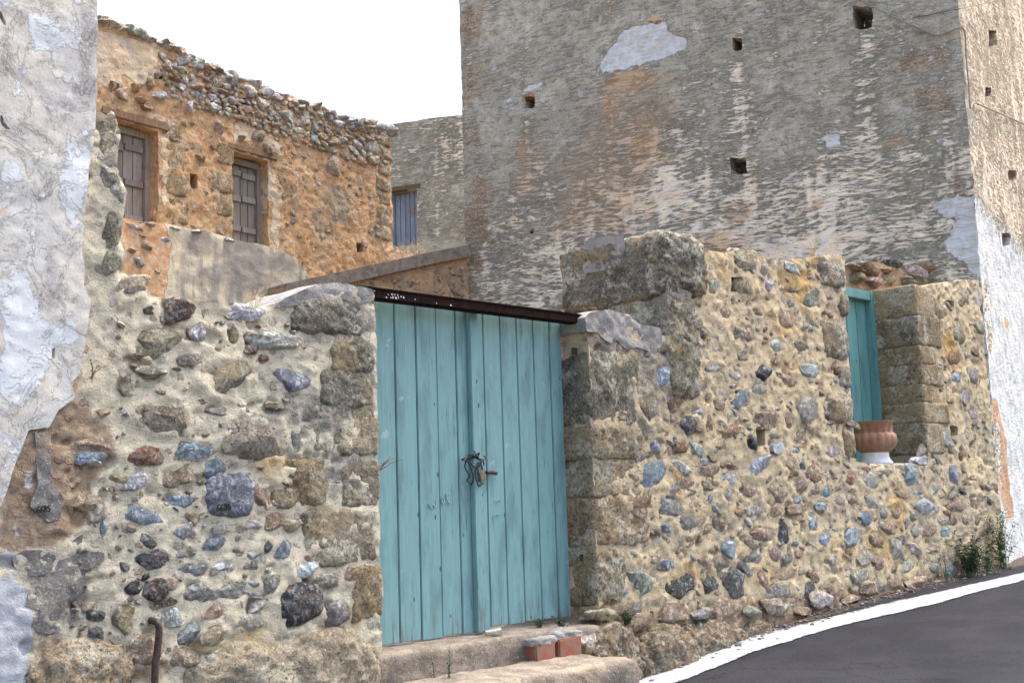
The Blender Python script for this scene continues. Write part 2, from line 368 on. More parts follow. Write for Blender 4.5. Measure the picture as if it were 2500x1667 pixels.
    return m.end(c, m.bump(h, bd, 1.))
def m_tower(name, warm=0.):
    m = Mat(name); v = m.coord()
    g1, g2, cr = ((.345, .335, .27), (.50, .48, .385), (.95, .86, .67)) if not warm else ((.33, .275, .19), (.46, .39, .28), (.78, .70, .55))
    n1 = m.noise(v, 9, 7, .75); c = m.mix(m.step(n1, .38, .62), g1, g2); c = m.mix(m.step(m.noise(v, 1.4, 6, .65), .42, .62, 0, .55), c, tuple(q*.72 for q in g1)); c = m.mix(m.step(m.noise(v, 2.3, 6, .7, .5), .54, .66, 0, .6), c, tuple(min(.8, q*1.35) for q in g2))
    c = m.mix(m.step(m.noise(v, 85, 3, .7), .52, .68, 0, .6), c, tuple(min(.8, q*1.8) for q in g2))
    c = m.mix(m.step(m.noise(v, 60, 4, .7), .56, .7, 0, .6), c, (.13, .115, .10))
    wp = m.n('VectorMath'); wp.operation = 'ADD'; m.put(wp.inputs[0], m.mp(v, (1, 1, 1))); nz = m.n('VectorMath'); nz.operation = 'SCALE'
    m.put(nz.inputs[0], m.noise(v, 1.1, 3, .5, 0, 1)); nz.inputs['Scale'].default_value = .16; m.put(wp.inputs[1], nz.outputs[0])
    ro = (0, -.10 if not warm else .5, 0); rid = m.op('ADD', m.op('MULTIPLY', m.noise(m.mp(wp.outputs[0], (7, 8, 33), rot=ro), 1., 5, .62, .4), .68), m.op('MULTIPLY', m.noise(m.mp(wp.outputs[0], (17, 17, 75), rot=ro), 1., 4, .6), .32))
    stk = m.noise(m.mp(v, (3.6, 3.6, .42)), 1., 5, .6); pat = m.noise(v, 2.1, 5, .65, .5)
    wear = m.op('ADD', m.attr('wear'), m.op('ADD', m.op('MULTIPLY', m.step(stk, .50, .66), .22), m.op('MULTIPLY', m.op('SUBTRACT', pat, .5), .9)))
    thr = m.op('SUBTRACT', .755, m.op('MULTIPLY', wear, .40)); f = m.op('SUBTRACT', rid, thr); c = m.mix(m.step(wear, .35, .85, 0, .75), c, m.mix(m.step(n1, .38, .62), tuple(q*k for q, k in zip(g1, (.78, .80, .74))), tuple(q*k for q, k in zip(g2, (.70, .72, .66)))))
    rm = m.step(f, -.015, .035); tan = m.masked('tan', v, 5, .7, .2); rs = m.op('MULTIPLY', m.step(m.noise(m.mp(v, (4.5, 4.5, .38), loc=(7, 3, 1)), 1., 5, .6), .55, .68), m.step(pat, .42, .55)); tan = m.op('MAXIMUM', tan, m.op('MULTIPLY', rs, .55))
    cc = m.mix(m.op('MULTIPLY', tan, .8), cr, (.66, .47, .27)); cc = m.mix(m.step(m.noise(v, 4, 4), .4, .7, 0, .6), cc, (.70, .67, .62)); c = m.mix(m.op('MULTIPLY', tan, .5), c, (.46, .36, .25))
    c = m.mix(m.op('MULTIPLY', rm, .92), c, cc)
    qn = m.masked('quoin', v, 6, .9, .12); c = m.mix(m.op('MULTIPLY', qn, .85), c, m.mix(m.step(m.noise(v, 50, 4, .75), .42, .6), (.26, .20, .14), (.53, .44, .33)))
    ck = m.voro(v, 4.6, 'F1', 'Color'); sc = m.n('SeparateColor'); m.put(sc.inputs[0], ck)
    dd = m.op('ADD', m.voro(v, 4.6), m.op('MULTIPLY', m.noise(v, 16, 6, .75), .75))
    chip = m.op('MULTIPLY', m.step(dd, .47, .53, 1, 0), m.step(sc.outputs[0], .50, .52)); chc = m.ramp(sc.outputs[1], [(0, (.68, .69, .73)), (.35, (.38, .42, .50)), (.5, (.62, .44, .28)), (.7, (.30, .20, .13)), (1, (.72, .66, .58))])
    c = m.mix(m.op('MULTIPLY', chip, .9), c, chc)
    och = m.masked('ochre', v, 6, .6, .12); c = m.mix(m.op('MULTIPLY', och, .7), c, m.mix(m.noise(v, 14, 5), (.72, .47, .26), (.50, .38, .25)))
    wh = m.masked('white', v, 9, 1.0, .07, 9, .75); c = m.mix(wh, c, m.mix(m.step(m.noise(v, 12, 6, .7), .4, .62), (.58, .63, .65), (.52, .51, .46)))
    ba = m.masked('bare', v, 8, .6, .05); c = m.mix(ba, c, m.mix(m.noise(v, 9, 5), (.55, .33, .19), (.38, .24, .15)))
    h = m.op('ADD', m.op('MULTIPLY', m.noise(v, 42, 6, .75), .5), m.op('MULTIPLY', m.step(f, -.12, .1), .75)); h = m.op('ADD', h, m.op('MULTIPLY', rid, .6))
    h = m.op('SUBTRACT', h, m.op('MULTIPLY', ba, .4)); h = m.op('MULTIPLY', h, m.op('SUBTRACT', 1., m.op('MULTIPLY', wh, .75)))
    return m.end(c, m.bump(h, .034 if not warm else .022, 1.))
def m_ochre():
    m = Mat('ochre_earth_masonry'); v = m.coord()
    c = m.mix(m.step(m.noise(v, 3, 5), .35, .65), (.50, .275, .125), (.49, .335, .19)); c = m.mix(m.step(m.noise(v, 16, 6, .75), .42, .66), c, (.57, .41, .25))
    cv = m.voro(v, 17, 'F1', 'Color'); sc = m.n('SeparateColor'); m.put(sc.inputs[0], cv); dv = m.op('ADD', m.voro(v, 17), m.op('MULTIPLY', m.noise(v, 60, 3), .3))
    pb = m.op('MULTIPLY', m.step(dv, .42, .52, 1, 0), m.step(sc.outputs[0], .45, .5)); pc = m.ramp(sc.outputs[1], [(0, (.36, .20, .10)), (.4, (.48, .36, .24)), (.62, (.42, .27, .15)), (.8, (.58, .52, .45)), (1, (.42, .42, .43))])
    c = m.mix(m.op('MULTIPLY', pb, .9), c, pc)
    c = m.mix(m.step(m.noise(v, 30, 5, .8), .58, .7, 0, .7), c, (.20, .10, .05))
    pl = m.masked('plaster', v, 7, .7, .05, 7); pc2 = m.mix(m.step(m.noise(v, 5, 6), .4, .65), (.62, .50, .34), (.55, .47, .37)); c = m.mix(pl, c, pc2)
    gr = m.masked('grey', v, 5, .7, .15); c = m.mix(m.op('MULTIPLY', gr, .85), c, m.mix(m.noise(v, 20, 5), (.25, .21, .16), (.40, .33, .24)))
    h = m.op('ADD', m.noise(v, 24, 7, .75), m.op('MULTIPLY', pb, .6)); h = m.op('ADD', h, m.op('MULTIPLY', pl, .5))
    return m.end(c, m.bump(h, .035, 1.))
def m_render():
    m = Mat('stained_render'); v = m.coord(); c = m.mix(m.step(m.noise(v, 3, 5), .35, .65), (.58, .51, .365), (.50, .455, .35))
    vs = m.mp(v, (7, 7, 1.1)); c = m.mix(m.step(m.noise(vs, 1.3, 5, .6), .44, .64, 0, .9), c, (.25, .24, .21))
    g = m.masked('grey', v, 4, .7, .25); c = m.mix(m.op('MULTIPLY', g, .9), c, m.mix(m.noise(v, 13, 5), (.17, .16, .145), (.34, .31, .27)))
    e = m.masked('bare', v, 7, .7, .06); c = m.mix(e, c, m.mix(m.step(m.noise(v, 14, 6, .75), .4, .65), (.47, .25, .11), (.56, .46, .34)))
    return m.end(c, m.bump(m.op('SUBTRACT', m.noise(v, 20, 6, .7), e), .02, .7))
def m_cement(name='grey_cement', a=(.20, .20, .195), b=(.30, .295, .28)):
    m = Mat(name); v = m.coord('Position'); c = m.mix(m.step(m.noise(v, 7, 6, .7), .35, .65), a, b)
    c = m.mix(m.step(m.noise(v, 70, 3), .55, .7, 0, .6), c, tuple(q*.5 for q in a)); c = m.mix(m.step(m.noise(v, 110, 3), .6, .7, 0, .7), c, (.62, .6, .57))
    c = m.mix(m.step(m.noise(v, 4, 6, .7), .56, .66, 0, .7), c, (.36, .29, .20))
    return m.end(c, m.bump(m.noise(v, 45, 6, .7), .012, .8))
def m_paintwood(name, a, dirt, worn=.62):
    m = Mat(name, .55, .35); v = m.coord(); r = m.oi('Random')
    g = m.noise(m.mp(v, (40, 40, 1.6)), 1.5, 5, .6, .4); base = m.mix(m.op('MULTIPLY', r, .5), a, tuple(q*.84 for q in a))
    c = m.mix(m.step(g, .35, .7, 0, .30), base, tuple(min(1, q*1.25+.02) for q in a)); c = m.mix(m.step(m.noise(m.mp(v, (5, 5, 1.2)), 2, 5), .46, .68, 0, .75), c, dirt)
    sc = m.op('MULTIPLY', m.step(m.noise(m.mp(v, (90, 90, 4)), 1.5, 4, .65), .60, .68), m.step(m.noise(v, 4, 3), .46, .58)); c = m.mix(m.op('MULTIPLY', sc, .85), c, (.06, .065, .06)); c = m.mix(m.step(m.noise(m.mp(v, (14, 14, 1.0)), 1.4, 6, .7), .56, .72, 0, .55), c, (.075, .12, .115)); c = m.mix(m.op('MULTIPLY', m.step(m.noise(v, 6, 5, .7), .66, .70), .6), c, (.36, .48, .48))
    kd = m.voro(m.mp(v, (9, 3, 4.2)), 1.); kc = m.voro(m.mp(v, (9, 3, 4.2)), 1., 'F1', 'Color'); ks = m.n('SeparateColor'); m.put(ks.inputs[0], kc)
    kn = m.op('MULTIPLY', m.step(kd, .05, .08, 1, 0), m.step(ks.outputs[0], .30, .35)); c = m.mix(m.op('MULTIPLY', kn, .85), c, (.035, .03, .045))
    z = m.n('SeparateXYZ'); m.put(z.inputs[0], v); lo = m.op('MULTIPLY', m.step(z.outputs[2], .0, .3, 1, 0), m.step(m.noise(m.mp(v, (60, 60, 4)), 1.2, 4), .48, .62)); c = m.mix(m.op('MULTIPLY', lo, .75), c, (.13, .10, .07))
    return m.end(c, m.bump(m.op('SUBTRACT', g, m.op('MULTIPLY', sc, 1.)), .002, .7))
def m_oldwood(name, a, b):
    m = Mat(name, .85); v = m.coord('Position'); r = m.oi('Random'); c = m.mix(m.step(m.noise(m.mp(m.coord(), (30, 30, 1.5)), 2, 6, .7, .5), .3, .7), a, b)
    c = m.mix(m.op('MULTIPLY', r, .45), c, tuple(q*.5 for q in a)); c = m.mix(m.step(m.noise(v, 3, 5), .52, .7, 0, .7), c, (.20, .13, .085))
    return m.end(c, m.bump(m.noise(m.mp(m.coord(), (60, 60, 2)), 2, 5), .004, .8))
def m_plain(name, a, b, sc=30, rough=.8, bump=.002, spec=.3, metal=0.):
    m = Mat(name, rough, spec); v = m.coord('Position'); m.b.inputs['Metallic'].default_value = metal
    return m.end(m.mix(m.step(m.noise(v, sc, 5, .7), .35, .65), a, b), m.bump(m.noise(v, sc*2, 4), bump, .8))
def m_road():
    m = Mat('asphalt', .95, .08); v = m.coord('Position'); c = m.mix(m.step(m.noise(v, 2, 5), .35, .65), (.020, .0215, .0265), (.031, .032, .039)); c = m.mix(m.step(m.noise(v, 160, 3), .52, .7, 0, .7), c, (.048, .05, .06))
    c = m.mix(m.step(m.noise(v, 120, 3), .55, .7, 0, .7), c, (.009, .009, .010)); d = m.masked('dirt', v, 9, .7, .2); c = m.mix(m.op('MULTIPLY', d, .75), c, m.mix(m.noise(v, 40, 5), (.05, .04, .035), (.17, .13, .095)))
    c = m.mix(m.step(m.noise(v, 9, 6, .7), .52, .66, 0, .45), c, (.032, .034, .042)); cv_ = m.n('VectorMath'); cv_.operation = 'MULTIPLY_ADD'; m.put(cv_.inputs[0], m.noise(v, 2.5, 6, .65, 0, 1)); cv_.inputs[1].default_value = (.7, .7, .7); m.put(cv_.inputs[2], v)
    c = m.mix(m.op('MULTIPLY', m.step(m.voro(cv_.outputs[0], .45, 'DISTANCE_TO_EDGE'), 0, .006, 1, 0), .7), c, (.012, .012, .013))
    return m.end(c, m.bump(m.noise(v, 110, 3), .010, .9))
def m_line():
    m = Mat('road_paint', .6); v = m.coord('Position'); c = m.mix(m.step(m.noise(v, 45, 5, .7), .56, .66, 0, .8), (.34, .385, .44), (.23, .26, .30)); w = m.masked('worn', v, 30, 1.1, .06); c = m.mix(w, c, (.07, .066, .068))
    return m.end(c, m.bump(m.noise(v, 120, 3), .004, .6))
MT = dict(plaster=m_plaster(), smear=m_cement('dark_cement_smear', (.125, .12, .112), (.24, .23, .21)),
          mortL=m_mortar('pale_lime_mortar', (.70, .64, .47), (.63, .585, .45), (.54, .39, .18), (.16, .155, .145), .30),
          mortR=m_mortar('yellow_lime_mortar', (.70, .56, .335), (.62, .52, .34), (.60, .37, .115), (.18, .165, .145), .5),
          smooth=m_stone('smooth_limestone', 'smooth'), tufa=m_stone('pitted_tufa', 'tufa'), cong=m_stone('rough_conglomerate', 'cong'), smoothB=m_stone('smooth_limestone_block', 'smooth', False), tufaB=m_stone('pitted_tufa_block', 'tufa', False), congB=m_stone('rough_conglomerate_block', 'cong', False), congJ=m_stone('small_rubble', 'cong', False, True),
          tower=m_tower('trowelled_grey_render'), towerR=m_tower('trowelled_warm_render', 1.), ochre=m_ochre(), render=m_render(), cement=m_cement(), step=m_cement('worn_concrete', (.15, .127, .10), (.28, .24, .195)),
          gate=m_paintwood('turquoise_gate_paint', (.175, .335, .345), (.11, .215, .225)), blue=m_paintwood('turquoise_window_paint', (.115, .285, .28), (.07, .18, .175)),
          wood=m_oldwood('weathered_grey_wood', (.185, .165, .145), (.33, .30, .265)), lint=m_oldwood('brown_lintel_wood', (.12, .075, .045), (.26, .175, .105)), bluewood=m_oldwood('faded_blue_wood', (.20, .25, .32), (.36, .42, .50)),
          rust=m_plain('rusty_steel', (.010, .006, .005), (.024, .012, .009), 25, .9, .002, .08), iron=m_plain('dark_iron', (.03, .022, .018), (.085, .06, .045), 60, .6), lock=m_plain('dull_brass', (.13, .11, .085), (.22, .19, .15), 60, .45, .001, .5, .5),
          terra=m_plain('terracotta', (.25, .13, .085), (.34, .20, .135), 9, .8), whitep=m_plain('white_plinth_paint', (.62, .62, .62), (.75, .75, .76), 20, .7), brick=m_plain('red_brick', (.30, .095, .055), (.22, .15, .115), 22, .9),
          road=m_road(), line=m_line(), earth=m_plain('dry_earth', (.18, .125, .08), (.30, .22, .15), 9, .95, .03), weed=m_plain('weed_leaf', (.05, .085, .035), (.10, .15, .06), 12, .7), weedd=m_plain('dark_weed_leaf', (.035, .06, .03), (.06, .085, .04), 12, .7),
          straw=m_plain('dry_straw', (.42, .33, .19), (.55, .45, .28), 12, .9), twig=m_plain('dead_twig', (.16, .09, .05), (.28, .17, .10), 20, .9), ink=m_plain('black_marker', (.012, .012, .014), (.02, .02, .022), 30, .5), chalk=m_plain('white_chalk', (.22, .38, .42), (.28, .44, .48), 60, .9),
          cable=m_plain('grey_cable', (.20, .185, .155), (.28, .26, .22), 20, .8), cup=m_plain('clear_dull_plastic', (.55, .55, .53), (.7, .7, .68), 30, .25, .001, .5), dark=m_plain('black_wire', (.015, .014, .013), (.03, .027, .025), 60, .5))

MT['cup'].node_tree.nodes['Principled BSDF'].inputs['Transmission Weight'].default_value = .8
# ------------------------------------------------------------------ stones
def rock(seed, sub=3, cuts=9, sq=2.6):
    r = random.Random(seed); bm = bmesh.new(); bmesh.ops.create_icosphere(bm, subdivisions=sub, radius=1)
    V = np.array([v.co[:] for v in bm.verts]); F = [[v.index for v in f.verts] for f in bm.faces]; bm.free()
    e = sq; L = (np.abs(V)**e).sum(1)**(1/e); V = V/L[:, None]
    for _ in range(cuts):
        n = np.array([r.gauss(0, 1), r.gauss(0, .8), r.gauss(0, 1)]); n /= np.linalg.norm(n); d = r.uniform(.60, .93); k = V@n; V = V-np.outer(np.maximum(k-d, 0)*.85, n)
    o = r.uniform(0, 90); nn = fbm(V[:, 0]*1.6+o, V[:, 1]*1.6, V[:, 2]*1.6, 3, seed); V = V*(1+.62*(nn-.5))[:, None]
    n2 = fbm(V[:, 0]*5+o, V[:, 1]*5, V[:, 2]*5, 2, seed+3); V = V*(1+.14*(n2-.5))[:, None]
    V /= np.abs(V).max(0); return V, F
ROCKS = [mesh('stone', *rock(100+i, 3, 8+i % 9, 2.3+.3*(i % 6)), True, 38) for i in range(26)]
_rk = {}
def rock_mesh(i, mat):
    k = (i, mat)
    if k not in _rk: me = ROCKS[i].copy(); me.materials.append(MT[mat]); _rk[k] = me
    return _rk[k]
TYPES = {'b': ('smooth', (.325, .405, .475)), 'B': ('smooth', (.27, .355, .44)), 'p': ('smooth', (.52, .565, .575)), 'd': ('smooth', (.05, .055, .065)), 'D': ('cong', (.11, .128, .132)),
         'w': ('cong', (.65, .64, .57)), 'g': ('cong', (.48, .475, .405)), 'n': ('cong', (.52, .395, .275)), 'r': ('cong', (.38, .215, .13)), 't': ('tufa', (.34, .315, .275)), 'T': ('tufa', (.46, .37, .27)),
         'm': ('cong', (.10, .07, .065)), 'G': ('smooth', (.46, .44, .42)), 'k': ('cong', (.57, .465, .335)), 's': ('cong', (.40, .415, .385)), 'o': ('cong', (.58, .40, .235))}
RS = random.Random(5)
def stone(W, parent, x, y, pw, ph, ang, ty, w=0., depth=None, proud=None, uz=None, size=None):
    u, z = uz or W.uz(x, y, w); su, sz = size or W.size(x, y, pw, ph, w); mat, c = TYPES[ty]; m = min(su, sz)
    d = depth or max(.022, .32*m); pr = proud if proud is not None else min(.045, (.35*d+.006)*RS.uniform(.7, 1.4))
    k = RS.randrange(len(ROCKS)); j = 1+RS.uniform(-.16, .16); o = link('stone', rock_mesh(k, mat), None, parent)
    cc = tuple(min(1, max(0, q*j*(1+RS.uniform(-.07, .07)))) for q in c); o.color = (*cc, 1)
    o.matrix_local = Matrix.Translation((u, -w+d-pr, z)) @ Matrix.Rotation(math.radians(-ang+RS.uniform(-5, 5)), 4, 'Y') @ Matrix.Diagonal((su/2*1.16*RS.choice((-1, 1)), d, sz/2*1.16*RS.choice((-1, 1)), 1))
    return o
def parse(W, parent, txt, w=0., big=1., **k):
    L = []
    for q in txt.split(';'):
        q = q.split()
        if len(q) >= 5: a = [float(t) for t in q[:4]]; a[2] *= big; a[3] *= big; stone(W, parent, *a, float(q[5]) if len(q) > 5 else 0., q[4], w, **k); L.append(a)
    return L
def block(name, W, u0, u1, w0, w1, z0, z1, mat, col, parent, seed=0, n=22, rough=.03, rnd=5.):
    bm = bmesh.new(); bmesh.ops.create_cube(bm, size=2); bmesh.ops.subdivide_edges(bm, edges=bm.edges[:], cuts=n, use_grid_fill=True)
    V = np.array([v.co[:] for v in bm.verts]); F = [[v.index for v in f.verts] for f in bm.faces]; bm.free()
    L = (np.abs(V)**rnd).sum(1)**(1/rnd)/np.abs(V).max(1); V = V/L[:, None]; h = np.array([(u1-u0)/2, abs(w1-w0)/2, (z1-z0)/2])
    Q = V*h*1.02; Nn = V/np.linalg.norm(V, axis=1)[:, None]
    k = seed*3.7; a = fbm(Q[:, 0]*5+k, Q[:, 1]*5, Q[:, 2]*5, 3, seed)-.5; b = fbm(Q[:, 0]*26+k, Q[:, 1]*26, Q[:, 2]*26, 3, seed+9, .65)-.5
    Q = Q+Nn*(a*rough*2.2+b*rough*1.1)[:, None]; Q += np.array([(u0+u1)/2, -(w0+w1)/2, (z0+z1)/2])
    o = link(name, mesh(name, Q, F), MT.get(mat+'B', MT[mat]), parent); o.color = (*col, 1); return o
def pblock(W, parent, x0, y0, x1, y1, w0, w1, mat, col, seed, wp=0., name='stone_block', **k):
    a, b = W.uz(x0, (y0+y1)/2, wp), W.uz(x1, (y0+y1)/2, wp); zc = (x0+x1)/2
    return block(name, W, a[0], b[0], w0, w1, W.uz(zc, y1, wp)[1], W.uz(zc, y0, wp)[1], mat, col, parent, seed, **k)
SMALL = [rock(400+i, 2, 8, 2.8) for i in range(8)]
def rubble(W, parent, poly, taken, n, lo, hi, types, seed=1, gap=1., w=0., holes=(), tries=25):
    """the many smallest stones, too small to pick apart: one part"""
    r = random.Random(seed); P = [tuple(p) for p in poly]; xs = [p[0] for p in P]; ys = [p[1] for p in P]; c = 0; VV, FF, CC = [], [], []; T = np.array([(a[0], a[1], a[2]/2, a[3]/2) for a in taken])
    for _ in range(n*tries):
        if c >= n: break
        x, y = r.uniform(min(xs), max(xs)), r.uniform(min(ys), max(ys)); s_ = lo+(hi-lo)*r.random()**1.6; a, b = s_/2, s_/2*r.uniform(.55, 1)
        if not bool(inpoly(P, np.array([x]), np.array([y]))[0]) or any(bool(inpoly(h, np.array([x]), np.array([y]))[0]) for h in holes): continue
        if (((x-T[:, 0])/(T[:, 2]+a)/gap)**2+((y-T[:, 1])/(T[:, 3]+b)/gap)**2 < 1).any(): continue
        T = np.vstack([T, (x, y, a, b)]); c += 1; u, z = W.uz(x, y, w); su, sz = W.size(x, y, 2*a, 2*b, w); d = max(.015, .4*min(su, sz)); V, F = SMALL[r.randrange(8)]; t = r.uniform(-.7, .7); k = sum(len(q) for q in VV)
        Q = V*np.array([su/2, d, sz/2])*1.15; Q = np.stack([Q[:, 0]*math.cos(t)-Q[:, 2]*math.sin(t)+u, Q[:, 1]-w+d*.45, Q[:, 0]*math.sin(t)+Q[:, 2]*math.cos(t)+z], 1)
        VV.append(Q); FF += [[k+i for i in f] for f in F]; j = r.uniform(.8, 1.2); col = TYPES[r.choice(types)][1]; CC += [(*[q*j for q in col], 1.)]*len(V)
    me = mesh('small_stones', np.concatenate(VV), FF); me.attributes.new('col', 'FLOAT_COLOR', 'POINT').data.foreach_set('color', np.array(CC, np.float32).reshape(-1))
    o = link('small_stones', me, MT['congJ'], parent); o['kind'] = 'stuff'; return o
def fill(W, parent, poly, taken, n, lo, hi, types, seed=1, gap=1.12, w=0., asp=(.55, 1.), tries=30, holes=(), proud=None):
    """further small stones scattered between the ones placed by hand (photo pixels)"""
    r = random.Random(seed); P = [tuple(p) for p in poly]; xs = [p[0] for p in P]; ys = [p[1] for p in P]; c = 0
    T = [(a[0], a[1], a[2]/2, a[3]/2) for a in taken]
    for _ in range(n*tries):
        if c >= n: break
        x, y = r.uniform(min(xs), max(xs)), r.uniform(min(ys), max(ys)); s = lo+(hi-lo)*r.random()**1.8; a = s/2; b = s/2*r.uniform(*asp)
        if not bool(inpoly(P, np.array([x]), np.array([y]))[0]): continue
        if any(bool(inpoly(h, np.array([x]), np.array([y]))[0]) for h in holes): continue
        if any(((x-q[0])/(q[2]+a)/gap)**2+((y-q[1])/(q[3]+b)/gap)**2 < 1 for q in T): continue
        T.append((x, y, a, b)); c += 1; stone(W, parent, x, y, 2*a, 2*b, r.uniform(-35, 35), r.choice(types), w, None, proud)
    return T

# ================================================================== SETTING: ground, road, painted line
def grid_mesh(name, us, ws, zf, W, mat, keep=None, attrs=None):
    U, Wd = np.meshgrid(us, ws, indexing='ij'); Z = zf(U, Wd); n, m = U.shape
    V = np.stack([U, -Wd, Z], -1).reshape(-1, 3); F = []
    for i in range(n-1):
        for j in range(m-1):
            if keep is None or keep(us[i]/2+us[i+1]/2, ws[j]/2+ws[j+1]/2): F.append((i*m+j, i*m+j+1, (i+1)*m+j+1, (i+1)*m+j))
    me = fix_normals(mesh(name, V, F))
    for k, fn in (attrs or {}).items(): me.attributes.new(k, 'FLOAT', 'POINT').data.foreach_set('value', np.clip(fn(U, Wd), 0, 1).reshape(-1).astype(np.float32))
    return link(name, me, mat, None, W.M)
def span(*p):
    r = []
    for a, b, s in p: r += list(np.arange(a, b, s))
    return np.array(r+[p[-1][1]])
def zs(u): return sum(zroad(u+d) for d in np.linspace(-.6, .6, 9))/9
gz = lambda U, W_: np.where((W_ < -.4) & (U < 8), np.maximum(zs(U)-.05, -.06), zs(U)-.05)
tag(grid_mesh('ground', span((-400, -60, 40), (-60, -12, 6), (-12, 14, .5), (14, 60, 6), (60, 400, 40)), span((-400, -40, 40), (-40, -6, 4), (-6, 6, .5), (6, 40, 4), (40, 400, 40)), gz, GA, MT['earth']), kind='structure')
tag(grid_mesh('road', span((-60, -6, 3), (-6, 10, .1), (10, 60, 3)), span((-9, -.1, 1.5), (-.1, 1.5, .1), (1.5, 7.5, .75)), lambda U, W_: zs(U)+.004*(fbm(U*3, W_*3, 0, 2, 4)-.5), GA, MT['road'],
              lambda u, w: w > -.1 or u > 8, {'dirt': lambda U, W_: np.exp(-((np.maximum(W_, 0))/.16)**2)}), kind='structure')
_up = ([-30, -3, .5, 2.12, 2.5, 3.0, 3.44, 4.36, 5.65, 7.4, 9, 20], [.25, .25, .22, .16, .15, .10, .08, .21, .39, .45, .45, .45])
_lo = ([-30, -3, .5, 2.22, 2.92, 3.94, 5.01, 6.7, 9, 20], [.52, .52, .48, .44, .39, .46, .68, .71, .72, .72])
def _linemesh():
    us = span((-12, 1, .2), (1, 9.5, .025), (9.5, 14, .2)); ts = np.linspace(0, 1, 9); U, T = np.meshgrid(us, ts, indexing='ij')
    a, b = np.interp(U, *_up), np.interp(U, *_lo)
    a = a+.012*(fbm(U*9, 0*U, 0, 3, 2)-.5)*2; b = b+.02*(fbm(U*7, 0*U, 5, 3, 8)-.5)*2; Wd = a+(b-a)*T
    n, m = U.shape; F = [(i*m+j, i*m+j+1, (i+1)*m+j+1, (i+1)*m+j) for i in range(n-1) for j in range(m-1)]
    me = fix_normals(mesh('road_line', np.stack([U, -Wd, zs(U)+.006], -1).reshape(-1, 3), F))
    me.attributes.new('worn', 'FLOAT', 'POINT').data.foreach_set('value', np.clip(.66-np.minimum(T, (1-T)*1.6)*2.6, .12, 1).reshape(-1).astype(np.float32)); return me
tag(link('road_line', _linemesh(), MT['line'], None, GA.M), kind='structure')

# ================================================================== TOWER
def shift(P, dx, dy): return [(x+dx, y+dy) for x, y in P]
def quad(x, y, a, b, k=0): return [(x-a, y-b+k), (x+a*.9, y-b*.9-k), (x+a, y+b*.8), (x+a*.1, y+b), (x-a*.9, y+b*.9)]
tw_holes = [(ragged(TB.px(quad(1294, 250, 13, 16)), .03, .012, 3), .45), (ragged(TB.px(quad(1803, 406, 22, 21)), .03, .015, 4), .45), (ragged(TB.px(quad(1800, 110, 13, 16)), .03, .015, 5), .4), (ragged(TB.px(quad(2106, 44, 24, 29)), .03, .02, 6), .5)]
tw_wear = plus(blobs([(1800, 190, 34, 60, .62), (1800, 500, 70, 60, .8), (1290, 330, 26, 60, .65), (2108, 140, 30, 90, .62), (2112, 420, 40, 90, .72), (1600, 480, 180, 90, .85), (1950, 600, 200, 60, .9), (1290, 420, 60, 130, .62), (1560, 420, 200, 200, .72), (1800, 560, 260, 150, .80), (1400, 600, 280, 110, .72), (1800, 330, 60, 230, .62), (2120, 300, 50, 260, .66), (2150, 560, 260, 110, .80), (1680, 250, 60, 120, .55), (2250, 300, 70, 180, .50), (1200, 640, 100, 80, .6)]),
               lambda W, U, Z: np.clip((5.6-Z)/2.2, .34, .64)+.16*(fbm(U*1.3, Z*.9, 0, 3, 4)-.45))
tower = sheet('tower_front', TB, ragged([(-6.16, -.3), (-6.16, 8.6), (0, 8.6), (0, -.3)], .12, .010, 2), MT['tower'], .03, .5, relief(.02, .014, .007, 5, .8), 0, tw_holes,
              dict(wear=tw_wear, tan=blobs([(1500, 240, 60, 60, .95), (1470, 420, 120, 110, .9), (1800, 520, 60, 40, .6), (1520, 330, 110, 150, 1), (1600, 250, 70, 90, .8), (1440, 520, 200, 80, .7), (1290, 400, 50, 110, .8), (1750, 600, 160, 60, .6)]),
                   quoin=plus(blobs([(1150, 60, 30, 60, .9), (1150, 200, 40, 60, .75), (1150, 330, 45, 40, .7), (1160, 560, 32, 90, 1), (1170, 470, 40, 50, .8), (2250, 150, 55, 30, .9), (2265, 235, 60, 25, .8), (2200, 235, 30, 30, .6), (2290, 260, 40, 35, .7), (2340, 450, 18, 50, .8)])),
                   ochre=blobs([(1540, 200, 55, 26, 1.), (1490, 260, 24, 50, .75), (1570, 350, 50, 40, .7), (1280, 370, 24, 50, .6), (1530, 190, 45, 18, .9), (1580, 300, 40, 25, .6), (1590, 55, 28, 16, 1.), (2190, 350, 30, 13, .8), (1995, 500, 20, 22, .7)]),
                   white=plus(areas([[(2300, 600), (2330, 540), (2372, 470), (2400, 460), (2400, 690), (2350, 650)], [(2270, 500), (2300, 482), (2385, 478), (2385, 528), (2300, 532)]], 3, 0., .85), areas([[(1455, 175), (1480, 130), (1520, 75), (1580, 55), (1625, 50), (1640, 85), (1685, 95), (1670, 125), (1600, 150), (1545, 165), (1480, 180)]], 4), blobs([(2030, 342, 27, 18, .95), (2340, 505, 45, 22, 1.), (2360, 580, 35, 40, .75), (1296, 213, 20, 6, .9)]), areas([[(1268, 224), (1320, 200), (1322, 208), (1290, 222)]], 1)),
                   bare=blobs([(1290, 234, 16, 6, .9)])), None, 3)
tower.name = 'tower'
tower['label'] = 'tall rough grey rendered tower house with square putlog holes'; tower['category'] = 'building'
TRM = TB.M.inverted() @ TR.M
tr_holes = [(ragged(TR.px(quad(2424, 95, 11, 22)), .03, .012, 3), .4), (ragged(TR.px(quad(2413, 225, 8, 12)), .03, .01, 4), .3), (ragged(TR.px(quad(2472, 428, 10, 13)), .03, .01, 5), .35), (ragged(TR.px(quad(2456, 585, 9, 17)), .03, .012, 6), .35)]
